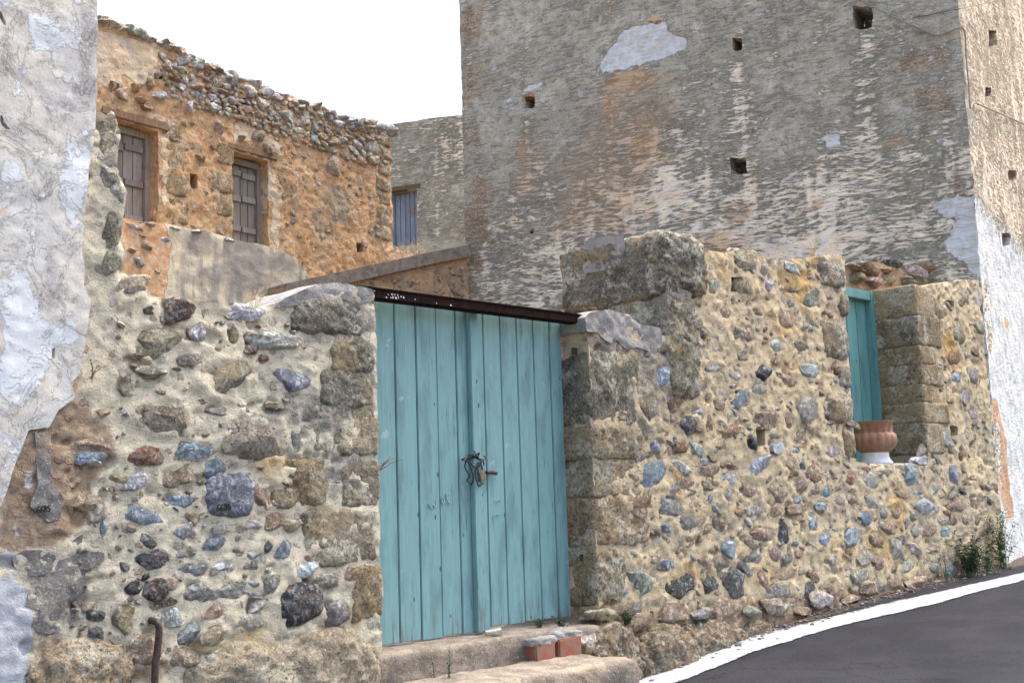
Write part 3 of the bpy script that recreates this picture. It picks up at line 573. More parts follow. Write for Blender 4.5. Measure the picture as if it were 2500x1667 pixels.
side = sheet('tower_side', TR, [(0.012, -.3), (0.012, 8.6), (7.5, 8.6), (7.5, -.3)], MT['towerR'], .035, .45, relief(.02, .014, .007, 15, .8), 0, tr_holes,
             dict(wear=lambda W, U, Z: .60+.4*(fbm(U*1.2, Z*1.2, 0, 3, 8)-.45), tan=lambda W, U, Z: U*0+.45, quoin=blobs([(2340, 60, 12, 80, .7)]), ochre=lambda W, U, Z: U*0,
                  white=plus(lambda W, U, Z: np.clip((4.25-Z)/1.0, 0, 1.), areas([[(2380, 640), (2520, 660), (2520, 1500), (2400, 1500)]], 2)),
                  bare=areas([[(2420, 970), (2432, 975), (2452, 1060), (2462, 1150), (2466, 1200), (2478, 1265), (2455, 1270), (2440, 1200), (2428, 1160), (2424, 1060)], [(2450, 770), (2462, 785), (2458, 808), (2450, 800)]], 1)), None, 2)
side.parent = tower; side.matrix_local = TRM; side['label'] = 'sunlit side face, white painted below'
parse(TB, tower, '1300 565 24 26 d;1812 75 26 18 o;1780 100 16 30 o;1776 395 12 14 b;1778 420 26 10 p;1595 57 44 26 o;2090 10 40 14 w;1668 70 30 10 B;1770 482 30 12 p;1735 205 12 14 p;2050 268 16 12 p;1990 180 14 9 b;1940 325 16 14 b;1935 330 16 14 p;1912 440 12 12 B;1487 245 10 14 p;1210 8 14 10 p;1452 15 12 12 p', depth=.1, proud=.015)

# ================================================================== HOUSES BEHIND
def wood_window(W, parent, u0, u1, z0, z1, w, mat, nb=4, battens=(.2, .5, .8), leaves=2, fr=.04, seed=0):
    V, F = [], []
    def bx(a, b, c, d, y0, y1):
        k = len(V); V.extend([(x, y, z) for x in (a, b) for y in (y0, y1) for z in (c, d)]); F.extend([tuple(k+i for i in q) for q in ((0, 1, 3, 2), (4, 6, 7, 5), (0, 4, 5, 1), (2, 3, 7, 6), (0, 2, 6, 4), (1, 5, 7, 3))])
    bx(u0-.02, u0+fr, z0-.02, z1+.02, -w-.02, -w+.09); bx(u1-fr, u1+.02, z0-.02, z1+.02, -w-.02, -w+.09); bx(u0+fr, u1-fr, z1-fr, z1+.02, -w-.02, -w+.09)
    f = link('window_frame', fix_normals(mesh('window_frame', V, F, False)), mat, parent); r = random.Random(seed); a0, a1 = u0+fr, u1-fr; pw = (a1-a0)/nb
    for i in range(nb):
        box('shutter_plank', W, a0+i*pw+.004, a0+(i+1)*pw-.004, w-.05+r.uniform(-.006, .006), w-.025, z0+r.uniform(0, .02), z1-fr-r.uniform(.0, .015), mat, f, .003)
    for t in battens:
        for l in range(leaves):
            b0 = a0+(a1-a0)*l/leaves; b1 = a0+(a1-a0)*(l+1)/leaves; z = z0+(z1-z0)*t+r.uniform(-.02, .02)
            box('shutter_batten', W, b0+.01, b1-.012, w-.027, w+.002, z-.035, z+.035, mat, f, .004)
    return f
OT = [(100, -10), (200, 30), (240, 45), (265, 62), (300, 68), (330, 82), (380, 103), (410, 116), (440, 135), (470, 146), (520, 168), (570, 188), (640, 218), (700, 240), (760, 258), (800, 276), (850, 285), (880, 298), (915, 308), (950, 318)]
oh_poly = ragged(OH.px(OT), .08, .03, 4, False)+[OH.uz(953, 322), (4.13, 4.5), (4.12, -.2), (-2.4, -.2)]
w1 = [(-.36, 3.80), (-.36, 4.84), (.26, 4.82), (.26, 3.80)]; w2 = [(1.32, 3.78), (1.32, 4.84), (1.88, 4.84), (1.88, 3.78)]
ohh = [(ragged(OH.px(quad(*q)), .04, .02, i), .3) for i, q in enumerate([(470, 443, 9, 18), (388, 186, 12, 8), (458, 207, 14, 9), (280, 214, 12, 10), (598, 248, 14, 8), (528, 217, 12, 6), (878, 605, 9, 12), (235+40, 205, 8, 6)])]
house = sheet('ochre_house', OH, oh_poly, MT['ochre'], .022, .45, relief(.028, .020, .012, 21, 1.), 0, [(ragged(w1, .05, .02, 2), .34), (ragged(w2, .05, .02, 3), .34)]+ohh,
              dict(plaster=plus(areas([[(150, 0), (240, 75), (330, 95), (390, 125), (372, 200), (345, 210), (300, 180), (290, 225), (235, 200), (150, 150)], [(575, 300), (600, 295), (690, 360), (690, 385), (620, 345), (565, 345)], [(345, 270), (400, 285), (440, 300), (440, 350), (410, 320), (380, 300)]], 2),
                                blobs([(675, 520, 16, 120, .75), (400, 420, 14, 120, .7), (660, 470, 14, 80, .6)])),
                   grey=blobs([(825, 500, 32, 60, .85), (440, 460, 30, 30, .7), (540, 460, 30, 35, .75), (790, 540, 50, 50, .5), (560, 540, 40, 50, .55), (930, 560, 30, 50, .6), (420, 395, 20, 30, .6), (720, 490, 30, 40, .5)])), None, 3)
house['label'] = 'roofless ochre rubble house with two grey shuttered windows'; house['category'] = 'building'
wood_window(OH, house, -.36, .26, 3.82, 4.80, -.15, MT['wood'], 4, (.06, .42, .80), 2, .05, 1)
wood_window(OH, house, 1.32, 1.88, 3.78, 4.80, -.15, MT['wood'], 4, (.22, .55, .84), 2, .05, 2)
for a, b, z0, z1, zr in ((-.46, .40, 4.84, 4.935, -.04), (1.24, 2.02, 4.86, 4.94, -.02)):
    o = box('lintel', OH, a, b, -.3, .02, z0, z1, MT['lint'], house, .012, None, .012, 3)
tk = parse(OH, house, '''445 152 34 22 p;405 160 24 26 w;385 182 18 22 w;440 170 26 22 p;478 160 30 26 p;505 165 20 22 n;425 195 40 16 n;475 210 52 20 n;440 215 20 22 w;385 235 40 24 p;462 258 30 40 p;520 265 28 24 p;490 240 22 18 p;545 225 40 14 n;570 195 26 40 w;606 225 36 34 w;
640 250 34 40 w;670 240 30 24 w;635 280 40 30 n;700 285 44 34 p;742 290 24 40 w;765 312 20 36 s;735 262 24 20 p;780 280 30 22 w;805 290 16 26 p;825 305 34 26 p;860 315 28 18 s;845 335 24 18 k;880 318 20 16 n;900 335 26 22 n;840 345 18 14 p;630 330 34 26 n;655 365 28 30 n;815 345 30 20 n;910 393 24 30 k;815 408 44 58 k;
297 232 48 44 n;330 215 28 24 o;275 215 22 26 o;345 245 34 24 o;355 262 30 22 o;365 205 20 34 o;405 205 14 22 o;490 385 30 26 o;530 310 30 34 k;590 335 24 20 n''', depth=.14, proud=.075)
tk = fill(OH, house, [(395, 135), (560, 192), (700, 248), (850, 296), (940, 322), (945, 400), (850, 390), (700, 335), (560, 285), (430, 250), (385, 180)], tk, 150, 14, 44, 'wwkkogpkowk', 3, .9, tries=60, proud=.035)
tk = fill(OH, house, [(300, 190), (560, 290), (940, 390), (950, 620), (700, 600), (400, 540), (400, 300)], tk, 110, 8, 20, 'oonnkkgwn', 4, 1.3, holes=[[(250, 250), (415, 290), (400, 560), (250, 560)], [(560, 330), (690, 385), (670, 610), (560, 590)]])
rubble(OH, house, [(395, 135), (560, 192), (700, 248), (850, 296), (940, 322), (945, 400), (850, 390), (700, 335), (560, 285), (430, 250), (385, 180)], [(q[0], q[1], 2*q[2], 2*q[3]) for q in tk], 260, 7, 16, 'wkkogpko', 23, .85, .012, (), 60)
r = random.Random(8)
for i, (x, y) in enumerate(OT[2:]):
    x2, y2 = OT[min(i+3, len(OT)-1)]
    for t in (.15, .65):
        xx, yy = x+(x2-x)*t, y+(y2-y)*t
        stone(OH, house, xx, yy+r.uniform(0, 8), r.uniform(28, 50), r.uniform(20, 34), 12, r.choice('pwwwkg'), -.05, .2, .12)
for q, (y0, y1) in enumerate(((325, 360), (362, 395), (398, 430), (432, 470), (472, 505), (508, 545), (548, 590))): pblock(OH, house, 924-8*(q % 2), y0, 955, y1, .02, -.35, 'tufa', (.34, .235, .135), 40+q, n=10, rough=.015)
for q, (x0, x1, y0, y1) in enumerate(((403, 450, 350, 425), (403, 465, 430, 480), (405, 460, 485, 545), (400, 445, 300, 345), (520, 570, 420, 470), (535, 570, 480, 530), (530, 570, 350, 400), (680, 720, 430, 480))): pblock(OH, house, x0, y0, x1, y1, .004, -.3, 'tufa', (.35, .25, .145), 60+q, n=12, rough=.016, rnd=12.)
# rendered terrace parapet below its windows
PAR = [(200, 560), (300, 540), (340, 548), (372, 540), (400, 545), (440, 553), (500, 563), (560, 582), (640, 596), (690, 612), (720, 632), (742, 652), (765, 690), (785, 720)]
par = sheet('terrace_parapet', OH, ragged(OH.px(PAR, .35), .08, .02, 3, False)+[(2.75, 3.2), (2.75, -.2), (-1.2, -.2)], MT['render'], .03, .35, relief(.015, .012, .006, 9), .35, (),
            dict(grey=blobs([(480, 590, 50, 40, .8), (600, 620, 60, 60, .9), (520, 680, 60, 20, .7), (690, 640, 50, 40, .7), (600, 680, 90, 40, .8)], .35), bare=plus(areas([[(200, 540), (398, 540), (420, 600), (400, 740), (200, 740)]], 2, .35), areas([[(650, 725), (700, 705), (745, 700), (745, 740), (650, 740)]], 1, .35))), None, 2)
tag(par, 'low grey stained rendered parapet in front of ochre house', 'wall')
parse(OH, par, '330 555 40 14 p;370 548 34 12 w;430 560 34 12 p;405 585 22 16 p;360 600 26 20 k;340 640 30 30 w;385 660 22 18 k;480 565 26 9 w;560 585 30 9 p;350 575 20 12 o;320 610 24 14 o', .35, depth=.08)
# grey house behind
BHT = [(860, 322), (900, 313), (955, 303), (1000, 296), (1060, 288), (1130, 281), (1180, 276)]
wb = BH.px([(950, 466), (1018, 462), (1018, 597), (950, 603)])
back = sheet('back_house', BH, ragged(BH.px(BHT), .1, .02, 5, False)+[BH.uz(1180, 276), (BH.uz(1180, 276)[0], -.2), (BH.uz(860, 322)[0], -.2)], MT['tower'], .04, .4, relief(.02, .014, .006, 33, .7), 0, [(wb, .3)],
             dict(wear=lambda W, U, Z: np.clip((Z-4.55)/.5, .1, .46)+.12*(fbm(U*2, Z*2, 0, 2, 3)-.5), tan=lambda W, U, Z: U*0, quoin=lambda W, U, Z: U*0, ochre=lambda W, U, Z: U*0, white=lambda W, U, Z: U*0, bare=lambda W, U, Z: U*0), None, 2)
tag(back, 'distant grey rendered house with faded blue plank shutter', 'building')
wood_window(BH, back, wb[0][0], wb[1][0], wb[3][1], wb[0][1], -.12, MT['bluewood'], 5, (), 1, .03, 5)
box('lintel', BH, wb[0][0]-.05, wb[1][0]+.06, -.25, .015, wb[0][1]-.02, wb[0][1]+.05, MT['lint'], back, .008)
# retaining wall with a sloping concrete coping, earth bank behind
RT = [RW.uz(x, y) for x, y in ((690, 701), (778, 682), (850, 666), (922, 650), (1060, 620), (1140, 605))]
ret = sheet('retaining_wall', RW, RT+[(RT[-1][0], -.2), (RT[0][0], -.2)], MT['ochre'], .03, .3, relief(.03, .03, .012, 44), 0, (), dict(plaster=lambda W, U, Z: U*0, grey=lambda W, U, Z: U*0+.45), None, 2)
tag(ret, 'rubble retaining wall with sloping concrete coping beside the tower', 'wall')
bm_v, bm_f = [], []
for i, (u, z) in enumerate(RT): bm_v += [(u, -.07, z-.12), (u, -.08, z+.03), (u, .35, z+.03), (u, .35, z-.12)]
for i in range(len(RT)-1):
    for k in range(4): bm_f.append((i*4+k, i*4+(k+1) % 4, i*4+4+(k+1) % 4, i*4+4+k))
bm_f += [(0, 1, 2, 3), tuple(len(bm_v)-4+k for k in range(4))]
link('coping', fix_normals(mesh('coping', bm_v, bm_f, False)), MT['step'], ret)
tk = parse(RW, ret, '1010 690 60 50 n;1075 685 44 50 n;960 680 40 34 o;1110 700 40 40 n;1060 650 30 20 n;1010 655 34 16 o;940 665 30 16 n;1100 660 30 26 k;880 685 40 20 o;1124 655 14 12 p;1130 695 10 8 p;905 668 12 8 p', depth=.2)
fill(RW, ret, [(790, 705), (860, 682), (1000, 655), (1130, 645), (1130, 740), (800, 720)], tk, 60, 10, 26, 'nokn', 5, 1.)
zt = lambda U: np.interp(U, [p[0] for p in RT], [p[1] for p in RT])
_mu, _ = RW.uz(1005, 620, -1.3)
bank = grid_mesh('earth_bank', np.arange(RT[0][0]+.1, RT[-1][0]-.02, .06), np.arange(-3.2, -.25, .08), lambda U, W_: zt(U)-.06+.06*(fbm(U*4, W_*4, 0, 3, 3)-.5)+.34*np.exp(-((U-_mu)/.38)**2-((W_+1.3)/.4)**2)*(1+.5*(fbm(U*9, W_*9, 0, 3, 6)-.5)), RW, MT['earth']); tag(bank, kind='structure')

# ================================================================== PLASTERED HOUSE (left)
PLR = [(-700, -400), (236, -400), (236, 60), (237, 200), (236, 275), (232, 330), (222, 400), (218, 450), (205, 560), (200, 620), (207, 700), (222, 740), (215, 800), (205, 880), (190, 925), (180, 975), (140, 1000), (120, 1040), (70, 1050), (58, 1085), (30, 1150), (10, 1235), (-60, 1260), (-700, 1300)]
ph = sheet('plastered_house', GA, ragged(ragged(GA.px(PLR, .018), .05, .016, 6), .012, .008, 16), MT['plaster'], .014, .4, relief(.008, .005, .003, 71), .018, [(ragged(GA.px([(-5, 20), (8, 22), (20, 55), (16, 62), (4, 40)], .035), .02, .006, 2), .05), (ragged(GA.px([(8, 275), (18, 300), (30, 315), (22, 316), (5, 298)], .035), .02, .006, 2), .04), (ragged(GA.px([(133, 838), (140, 850), (139, 868), (133, 888), (130, 875)], .035), .015, .004, 2), .05)],
           dict(white=plus(areas([[(60, 20), (110, 25), (160, 60), (190, 100), (150, 130), (90, 130), (60, 80)], [(0, 380), (30, 370), (80, 400), (50, 460), (25, 500), (0, 490)], [(150, 380), (235, 330), (240, 420), (215, 470), (205, 540), (180, 550), (150, 500), (140, 420)], [(180, 540), (205, 550), (200, 640), (175, 620)],
                                 [(0, 650), (40, 645), (85, 660), (90, 690), (60, 740), (100, 760), (140, 800), (130, 880), (100, 930), (60, 1000), (30, 1000), (0, 980)], [(115, 620), (130, 640), (125, 720), (112, 690)], [(165, 740), (195, 760), (185, 850), (150, 880), (150, 800)], [(30, 1010), (60, 1010), (60, 1080), (35, 1100)]], 30, .035, .92), lambda W, U, Z: .60*fbm(U*3, Z*2, 0, 3, 6)),
                mold=plus(blobs([(215, 130, 25, 160, .8), (225, 60, 20, 100, .85), (190, 230, 50, 60, .5), (60, 320, 50, 30, .55), (110, 300, 60, 60, .45), (110, 470, 40, 70, .5), (120, 720, 50, 60, .75), (150, 650, 40, 60, .55), (20, 120, 20, 80, .7), (220, 360, 20, 40, .6), (90, 560, 40, 40, .4)], .035)),
                ochre=blobs([(105, 920, 22, 25, .7), (70, 100, 40, 60, .35), (200, 900, 10, 40, .5), (10, 520, 20, 40, .5)], .035), bare=blobs([(200, 945, 18, 40, .8)], .035)), None, 2)
tag(ph, 'tall house corner in peeling white and beige plaster', 'building')

# ================================================================== GARDEN WALL, part left of the gate
LW = [(-160, 200), (200, 240), (236, 268), (272, 292), (297, 325), (288, 352), (286, 420), (300, 445), (310, 470), (303, 515), (300, 560), (303, 620), (300, 655), (322, 672), (360, 700), (372, 722), (410, 730), (470, 733), (520, 738), (560, 748), (600, 752), (640, 750), (680, 737), (720, 724), (745, 712), (800, 700), (880, 708), (912, 716), (917, 800), (920, 1000), (925, 1200), (930, 1400), (928, 1500), (934, 1560), (938, 1800), (-160, 1900)]
LWX = '560 1209 112 100 B;735 1473 108 108 D;'
LBIG = 1.14
LWS = '''325 700 82 44 t 15;438 756 66 60 m;361 758 30 22 m;380 836 118 76 t;345 862 46 30 t;462 877 50 28 g;600 760 78 40 p;487 812 40 40 p 40;569 818 36 46 t 40;666 830 112 38 p 8;535 853 28 18 t;614 853 32 20 t;645 875 28 22 r;549 925 112 88 t 10;719 922 86 64 b -5;371 908 66 24 g 5;
308 942 36 52 t;400 960 34 18 t;487 980 34 16 r 10;528 1004 60 20 w -8;587 992 44 16 w -15;673 991 46 18 k;404 1015 120 76 t -10;446 1028 64 60 r;625 1063 130 108 t;473 1097 94 46 B 3;359 1115 96 46 r;528 1139 64 40 B 5;432 1160 86 50 n;328 1177 60 42 p 10;724 1073 24 40 g;
445 1222 68 26 b -5;643 1217 38 62 k 8;343 1259 128 42 b -12;468 1262 38 30 n -20;446 1300 44 36 p 30;540 1293 46 24 w 10;613 1280 38 22 w;671 1272 42 36 n;712 1282 46 24 k 10;522 1328 62 32 b 15;356 1321 52 50 D;371 1364 84 48 D;441 1354 30 16 p;544 1381 48 28 p 10;474 1387 72 46 s 5;694 1344 48 52 b 20;652 1333 22 30 D;620 1354 42 22 s;
616 1381 38 26 s;738 1394 74 34 p 10;801 1414 68 30 g -10;303 1384 26 30 D;323 1435 46 34 d -10;357 1407 24 14 d 20;376 1443 60 52 m;412 1430 44 30 n;484 1450 82 58 s -5;560 1440 86 56 s -10;618 1424 28 18 p -20;662 1427 48 40 s;616 1452 50 16 g -12;405 1467 64 28 m;425 1508 58 48 p;519 1493 54 50 k 25;631 1480 50 24 w 15;613 1516 84 38 w;
821 1496 58 62 s;461 1542 70 66 s;521 1546 52 54 k;366 1588 90 74 n;451 1608 74 46 n;231 1503 44 22 D;235 1546 32 58 D 25;217 1480 30 16 n;235 1085 84 36 k -5;222 1115 92 30 b;202 1226 76 36 n -10;240 1250 40 44 g;253 1288 22 44 b;300 1172 52 30 k;300 1508 58 70 k;126 1606 80 50 n;172 1382 30 24 w;200 1340 34 16 g;
265 340 48 110 t;290 470 38 60 w 10;276 560 44 90 t;272 640 44 60 t;262 430 40 50 g;250 1010 30 20 k;230 1130 34 18 p;500 1060 22 14 k;700 1180 24 12 n;785 1330 40 20 t;600 900 26 14 k;430 900 20 12 g;690 1230 40 14 g -8;320 1290 22 14 k;860 1400 34 44 n'''
lw = sheet('stone_wall', GA, ragged(GA.px(LW), .03, .008, 11), MT['mortL'], .012, .5, summed(relief(.015, .010, .008, 90), pits(.024, 9, .37, 2), collars(GA, LWX+LWS, .009, 3)), 0, (),
           dict(ochre=blobs([(660, 1130, 60, 60, .7), (790, 1250, 40, 30, .7), (690, 1260, 30, 20, .6), (540, 1570, 120, 20, .7), (640, 1540, 90, 60, .5), (250, 1400, 40, 40, .4), (870, 1500, 40, 50, .6)]),
                grey=plus(blobs([(830, 780, 90, 60, .85), (860, 900, 60, 80, .8), (800, 1010, 90, 50, .75), (850, 1150, 80, 90, .6), (700, 1000, 60, 40, .6), (120, 1420, 70, 35, .9), (150, 1480, 55, 50, 1.), (200, 1370, 45, 25, .9), (110, 1530, 45, 30, .85), (90, 1380, 50, 20, .7), (270, 400, 22, 60, .7), (275, 600, 18, 50, .6), (100, 1210, 45, 22, .8), (100, 1130, 20, 70, .6)])),
                earth=plus(areas([[(0, 1240), (60, 1060), (120, 1010), (190, 975), (275, 1045), (270, 1130), (225, 1180), (230, 1260), (160, 1320), (60, 1340), (0, 1370)]], 22), blobs([(300, 1640, 200, 40, .6), (120, 1600, 60, 50, .7), (40, 1250, 40, 60, .8), (880, 1400, 40, 60, .4)])),
                white=plus(areas([[(-160, 1400), (20, 1410), (72, 1440), (78, 1530), (72, 1620), (68, 1800), (-160, 1800)]], 8), blobs([(70, 1170, 20, 30, .5), (40, 1300, 25, 50, .55), (20, 1360, 40, 40, .6)]))), None, 3)
tag(lw, 'rubble stone wall in pale mortar between plastered house and gate', 'wall')
TKL = parse(GA, lw, LWS, big=LBIG)+[[560, 1209, 118, 104], [735, 1473, 112, 112], [850, 1050, 180, 700], [735, 1180, 130, 120]]
fill(GA, lw, [(290, 780), (700, 780), (780, 900), (660, 1080), (660, 1240), (860, 1500), (500, 1560), (130, 1600), (200, 1300), (280, 1060)], TKL, 75, 8, 22, 'nkgwptkn', 13, 1.05)
pz = dict(wp=0.)
for q, (x0, y0, x1, y1, c) in enumerate(((715, 742, 912, 812, (.17, .16, .15)), (815, 815, 918, 905, (.25, .235, .21)), (790, 905, 921, 985, (.20, .19, .175)), (765, 995, 924, 1105, (.36, .315, .265)), (672, 1118, 800, 1232, (.33, .26, .185)), (838, 1125, 926, 1235, (.33, .285, .235)), (745, 1245, 928, 1375, (.31, .265, .215)), (865, 1385, 936, 1512, (.30, .23, .155)))):
    pblock(GA, lw, x0-8, y0-6, x1, y1+6, .004, -.42, 'tufa', tuple(q_*1.25 for q_ in c), q+1, rough=.026, rnd=10.)
pblock(GA, lw, 502, 1158, 618, 1262, .022, -.12, 'smooth', (.25, .285, .345), 201, name='stone', n=16, rough=.02, rnd=4.5)
pblock(GA, lw, 678, 1418, 792, 1530, .03, -.15, 'cong', (.115, .115, .12), 202, name='stone', n=18, rough=.03, rnd=2.8)
pblock(GA, lw, 430, 1545, 946, 1790, .09, -.4, 'tufa', (.52, .45, .39), 15, n=34, rough=.05, rnd=3.2)
pblock(GA, lw, 60, 1560, 330, 1850, .07, -.3, 'tufa', (.40, .31, .235), 16, n=26, rough=.05, rnd=3.2)
sheet('cement_coping', GA, ragged(GA.px([(672, 752), (700, 726), (745, 706), (778, 692), (825, 688), (880, 699), (913, 707), (914, 733), (880, 742), (840, 730), (800, 733), (750, 742), (710, 748)], .02), .02, .007, 31), MT['cement'], .012, .5, relief(.018, .012, .006, 77), .012, (), None, lw, 3)
for q, P in enumerate(([(84, 1055), (118, 1058), (121, 1180), (152, 1212), (146, 1262), (118, 1272), (98, 1262), (70, 1235), (86, 1190)], [(30, 1358), (62, 1345), (105, 1340), (160, 1330), (203, 1302), (200, 1345), (252, 1346), (255, 1368), (205, 1392), (212, 1432), (192, 1452), (172, 1470), (170, 1528), (120, 1548), (84, 1540), (95, 1490), (66, 1478), (70, 1450), (110, 1428), (120, 1400), (60, 1405), (36, 1385)])):   # trowelled cement smears
    cp = sheet('cement_patch', GA, ragged(ragged(GA.px(P), .04, .012, q), .012, .006, q+4), MT['smear'], .012, .05, relief(.018, .014, .008, 60+q), .010, (), None, lw, 2)
lw_text = lw

# ================================================================== GARDEN WALL, part right of the gate
EFO = GA.O+GA.D*2.66; EF = Wall(EFO, 133.92)
RWP = [(1.8, -.7), (1.8, 1.93), (2.1, 1.95), (2.55, 1.9), (2.68, 1.9), (2.67, 2.2), (2.68, 2.6)]+GA.px([(1660, 590), (1700, 600), (1712, 608), (1760, 616), (1800, 610), (1840, 612), (1880, 634), (1930, 634), (1985, 628), (2030, 622), (2064, 626)])+[(5.2, 2.4), (5.18, 1.6), (5.2, 1.03), (5.7, .99), (6.50, 1.0), (6.5, 1.5), (6.52, 2.2), (6.54, 2.64)]+GA.px([(2262, 698), (2300, 690), (2350, 683), (2392, 684)])+[(8.03, 2.8), (8.03, -.7)]
rh = [(ragged(GA.px(quad(*q)), .03, .012, i), .3) for i, q in enumerate([(1796, 695, 13, 20), (1858, 1066, 12, 26), (2318, 742, 11, 9), (2330, 1052, 9, 13)])]
HR = '''1582 863 30 34 s;1617 917 48 52 b;1510 963 36 24 b;1504 982 22 14 d;1534 987 22 18 g;1520 1016 26 28 k;1587 995 64 72 t;1646 978 58 34 r 25;1810 816 62 52 k;1768 760 60 38 n;1896 842 36 38 p;1920 781 54 46 n;1863 910 46 44 d;1742 899 58 30 w 12;1796 915 32 34 w;1810 867 34 30 k;1711 944 62 36 k 20;1810 973 56 42 b 25;1788 941 28 14 w;
1711 1005 38 16 b 10;1683 1036 50 46 D;1729 1043 24 44 r;1781 1051 64 28 r 12;1874 1024 62 50 n;1836 1078 28 46 d;1931 931 62 40 n;1979 903 50 36 p;1973 998 56 74 G;1925 1027 36 46 n;1853 950 36 28 w;1899 1094 40 32 p;1938 1100 28 28 b;1597 1091 30 32 b;1614 1056 46 34 t;1660 1091 38 40 r;1705 1097 48 30 p -25;1759 1084 32 36 k;1514 1108 18 12 B;1539 1110 14 10 b;
1601 1158 88 62 B 8;1665 1139 46 32 p -15;1676 1177 46 40 n;1724 1186 40 38 n;1722 1127 22 18 b;1730 1148 50 28 k;1788 1135 32 26 n;1852 1135 84 56 b 12;1903 1148 18 26 B;1781 1169 42 30 p;1828 1196 42 46 k;1930 1135 34 32 n;1957 1186 46 42 n;1989 1164 38 32 r;1893 1062 36 16 g;1753 985 32 32 k;1635 1236 62 52 s;1676 1275 62 60 s;1625 1287 36 34 b;
1759 1275 30 52 n;1732 1218 12 30 b;1775 1206 28 36 w;1841 1246 50 36 w;1805 1249 34 28 r;1894 1239 46 38 o;1947 1241 50 30 n;1861 1303 64 40 n;1914 1302 34 62 d;1983 1277 28 46 B;2013 1315 36 42 b;1779 1341 46 58 B -20;1841 1358 46 50 s;1759 1377 40 44 t;1629 1377 40 26 b;1566 1417 86 100 s;1657 1424 90 86 D;1792 1427 76 88 D;1732 1430 40 50 D;1523 1443 18 28 b;
1891 1348 50 48 n;1904 1440 72 42 g;1976 1440 30 46 D;1920 1361 28 36 s;2039 1364 46 38 w;1910 1400 60 40 n;2026 1430 36 40 n;2016 1199 28 34 B;2006 1236 34 26 b;1947 1219 22 14 b;2026 1095 58 54 G;1993 1195 30 22 k;2128 1171 50 44 w;2161 1157 42 24 g;2221 1160 46 54 b;2307 1069 34 46 p;2326 1160 28 46 b;2079 1171 34 38 r;2044 1192 20 16 n;2047 1222 34 26 w;2082 1220 32 24 n;
2128 1223 46 36 g;2114 1266 40 38 B;2191 1248 46 46 n;2226 1259 22 30 g;2156 1248 22 34 w;2205 1209 32 18 n;2240 1202 26 14 b;2258 1234 42 42 p;2284 1241 24 26 w;2349 1199 20 26 D;2359 1178 22 18 n;2379 1171 20 18 n;2338 1234 50 36 n;2387 1227 48 40 k;2300 1273 30 26 w;2310 1301 34 28 b;2328 1271 26 28 n;2356 1266 30 32 k;2384 1269 26 32 n;2237 1297 30 38 w;
2268 1294 36 36 n;2166 1290 40 36 n;2138 1318 42 48 n;2191 1336 52 52 g;2233 1339 32 36 w;2273 1336 46 44 k;2114 1364 46 58 w;2145 1374 36 40 n;2219 1381 38 46 w;2184 1381 24 42 n;2282 1385 42 30 g;2317 1392 40 54 p;2251 1406 36 54 n;2142 1423 56 54 g;2187 1420 50 60 n;2096 1413 52 50 g;2082 1308 42 48 b;1982 729 50 58 g;1932 736 24 32 g;1936 657 40 30 p;2336 925 38 36 b;2293 757 30 50 n;
2343 814 38 62 t;2329 878 38 38 r;2371 918 28 40 g;2357 968 28 46 w;1821 700 50 48 t;1815 642 58 62 t;2251 1125 50 30 p;1740 700 30 40 g;1700 790 30 40 g;1775 800 30 24 n;1850 760 30 28 n;1880 700 26 40 p;1950 840 46 34 t;1990 790 24 30 t;2000 850 18 16 n;2060 990 20 60 T;1760 640 26 20 t;1865 660 26 34 g;2390 800 26 40 g;2350 730 30 50 t;2380 860 24 24 r;2375 1010 24 30 w;2360 1060 22 30 g;2345 1110 18 34 r'''
rw = sheet('stone_wall', GA, ragged(RWP, .04, .014, 12), MT['mortR'], .015, .8, summed(relief(.016, .011, .009, 130), pits(.026, 10, .38, 7), collars(GA, HR, .010, 5)), 0, rh,
           dict(ochre=blobs([(1950, 690, 40, 60, .8), (1990, 640, 20, 40, .6), (1760, 640, 22, 40, .6), (1900, 800, 50, 60, .45), (1930, 900, 30, 40, .5), (2050, 900, 40, 40, .4), (2190, 1240, 25, 60, .75), (2165, 1330, 60, 50, .7), (2260, 720, 15, 50, .8), (2270, 900, 20, 60, .75), (2320, 860, 25, 60, .8), (2300, 1000, 30, 50, .6), (1655, 1170, 12, 50, .8), (2060, 1350, 60, 60, .5), (1880, 1400, 100, 50, .5), (1700, 1400, 150, 60, .45), (2130, 1080, 60, 30, .4)]),
                grey=blobs([(1600, 900, 70, 110, .75), (1480, 900, 60, 100, .8), (1640, 700, 45, 130, .9), (1690, 850, 40, 60, .6), (1570, 1040, 50, 50, .55), (2030, 670, 30, 40, .8), (1450, 1150, 25, 300, .5), (1900, 640, 60, 12, .5)]),
                earth=plus(blobs([(1500, 1510, 90, 40, .9), (1650, 1520, 120, 40, 1.), (1850, 1490, 120, 35, .9), (2000, 1460, 100, 25, .8), (2200, 1440, 120, 20, .7)]), lambda W, U, Z: np.clip(.95-(Z-zs(U))/.20, 0, .9)), white=blobs([(2385, 720, 8, 60, .6), (2420, 1000, 10, 200, .5)])), None, 3)
tag(rw, 'long rubble stone wall in yellow mortar between gate and tower', 'wall')
TKR = parse(GA, rw, HR)
RPOLY = [(1500, 960), (1640, 880), (1720, 700), (1850, 640), (2050, 640), (2085, 1140), (2260, 1150), (2260, 720), (2390, 700), (2430, 1370), (2000, 1480), (1540, 1500), (1540, 1130)]
RHOLE = [quad(1796, 695, 18, 26), quad(1858, 1066, 16, 30), [(2075, 640), (2250, 640), (2255, 1115), (2085, 1140)]]
TKR = fill(GA, rw, [(1540, 1130), (1700, 1000), (2090, 1000), (2430, 1170), (2430, 1370), (2000, 1480), (1540, 1500)], TKR, 55, 22, 44, 'nnkkgwsnk', 7, .84, holes=RHOLE, tries=120)
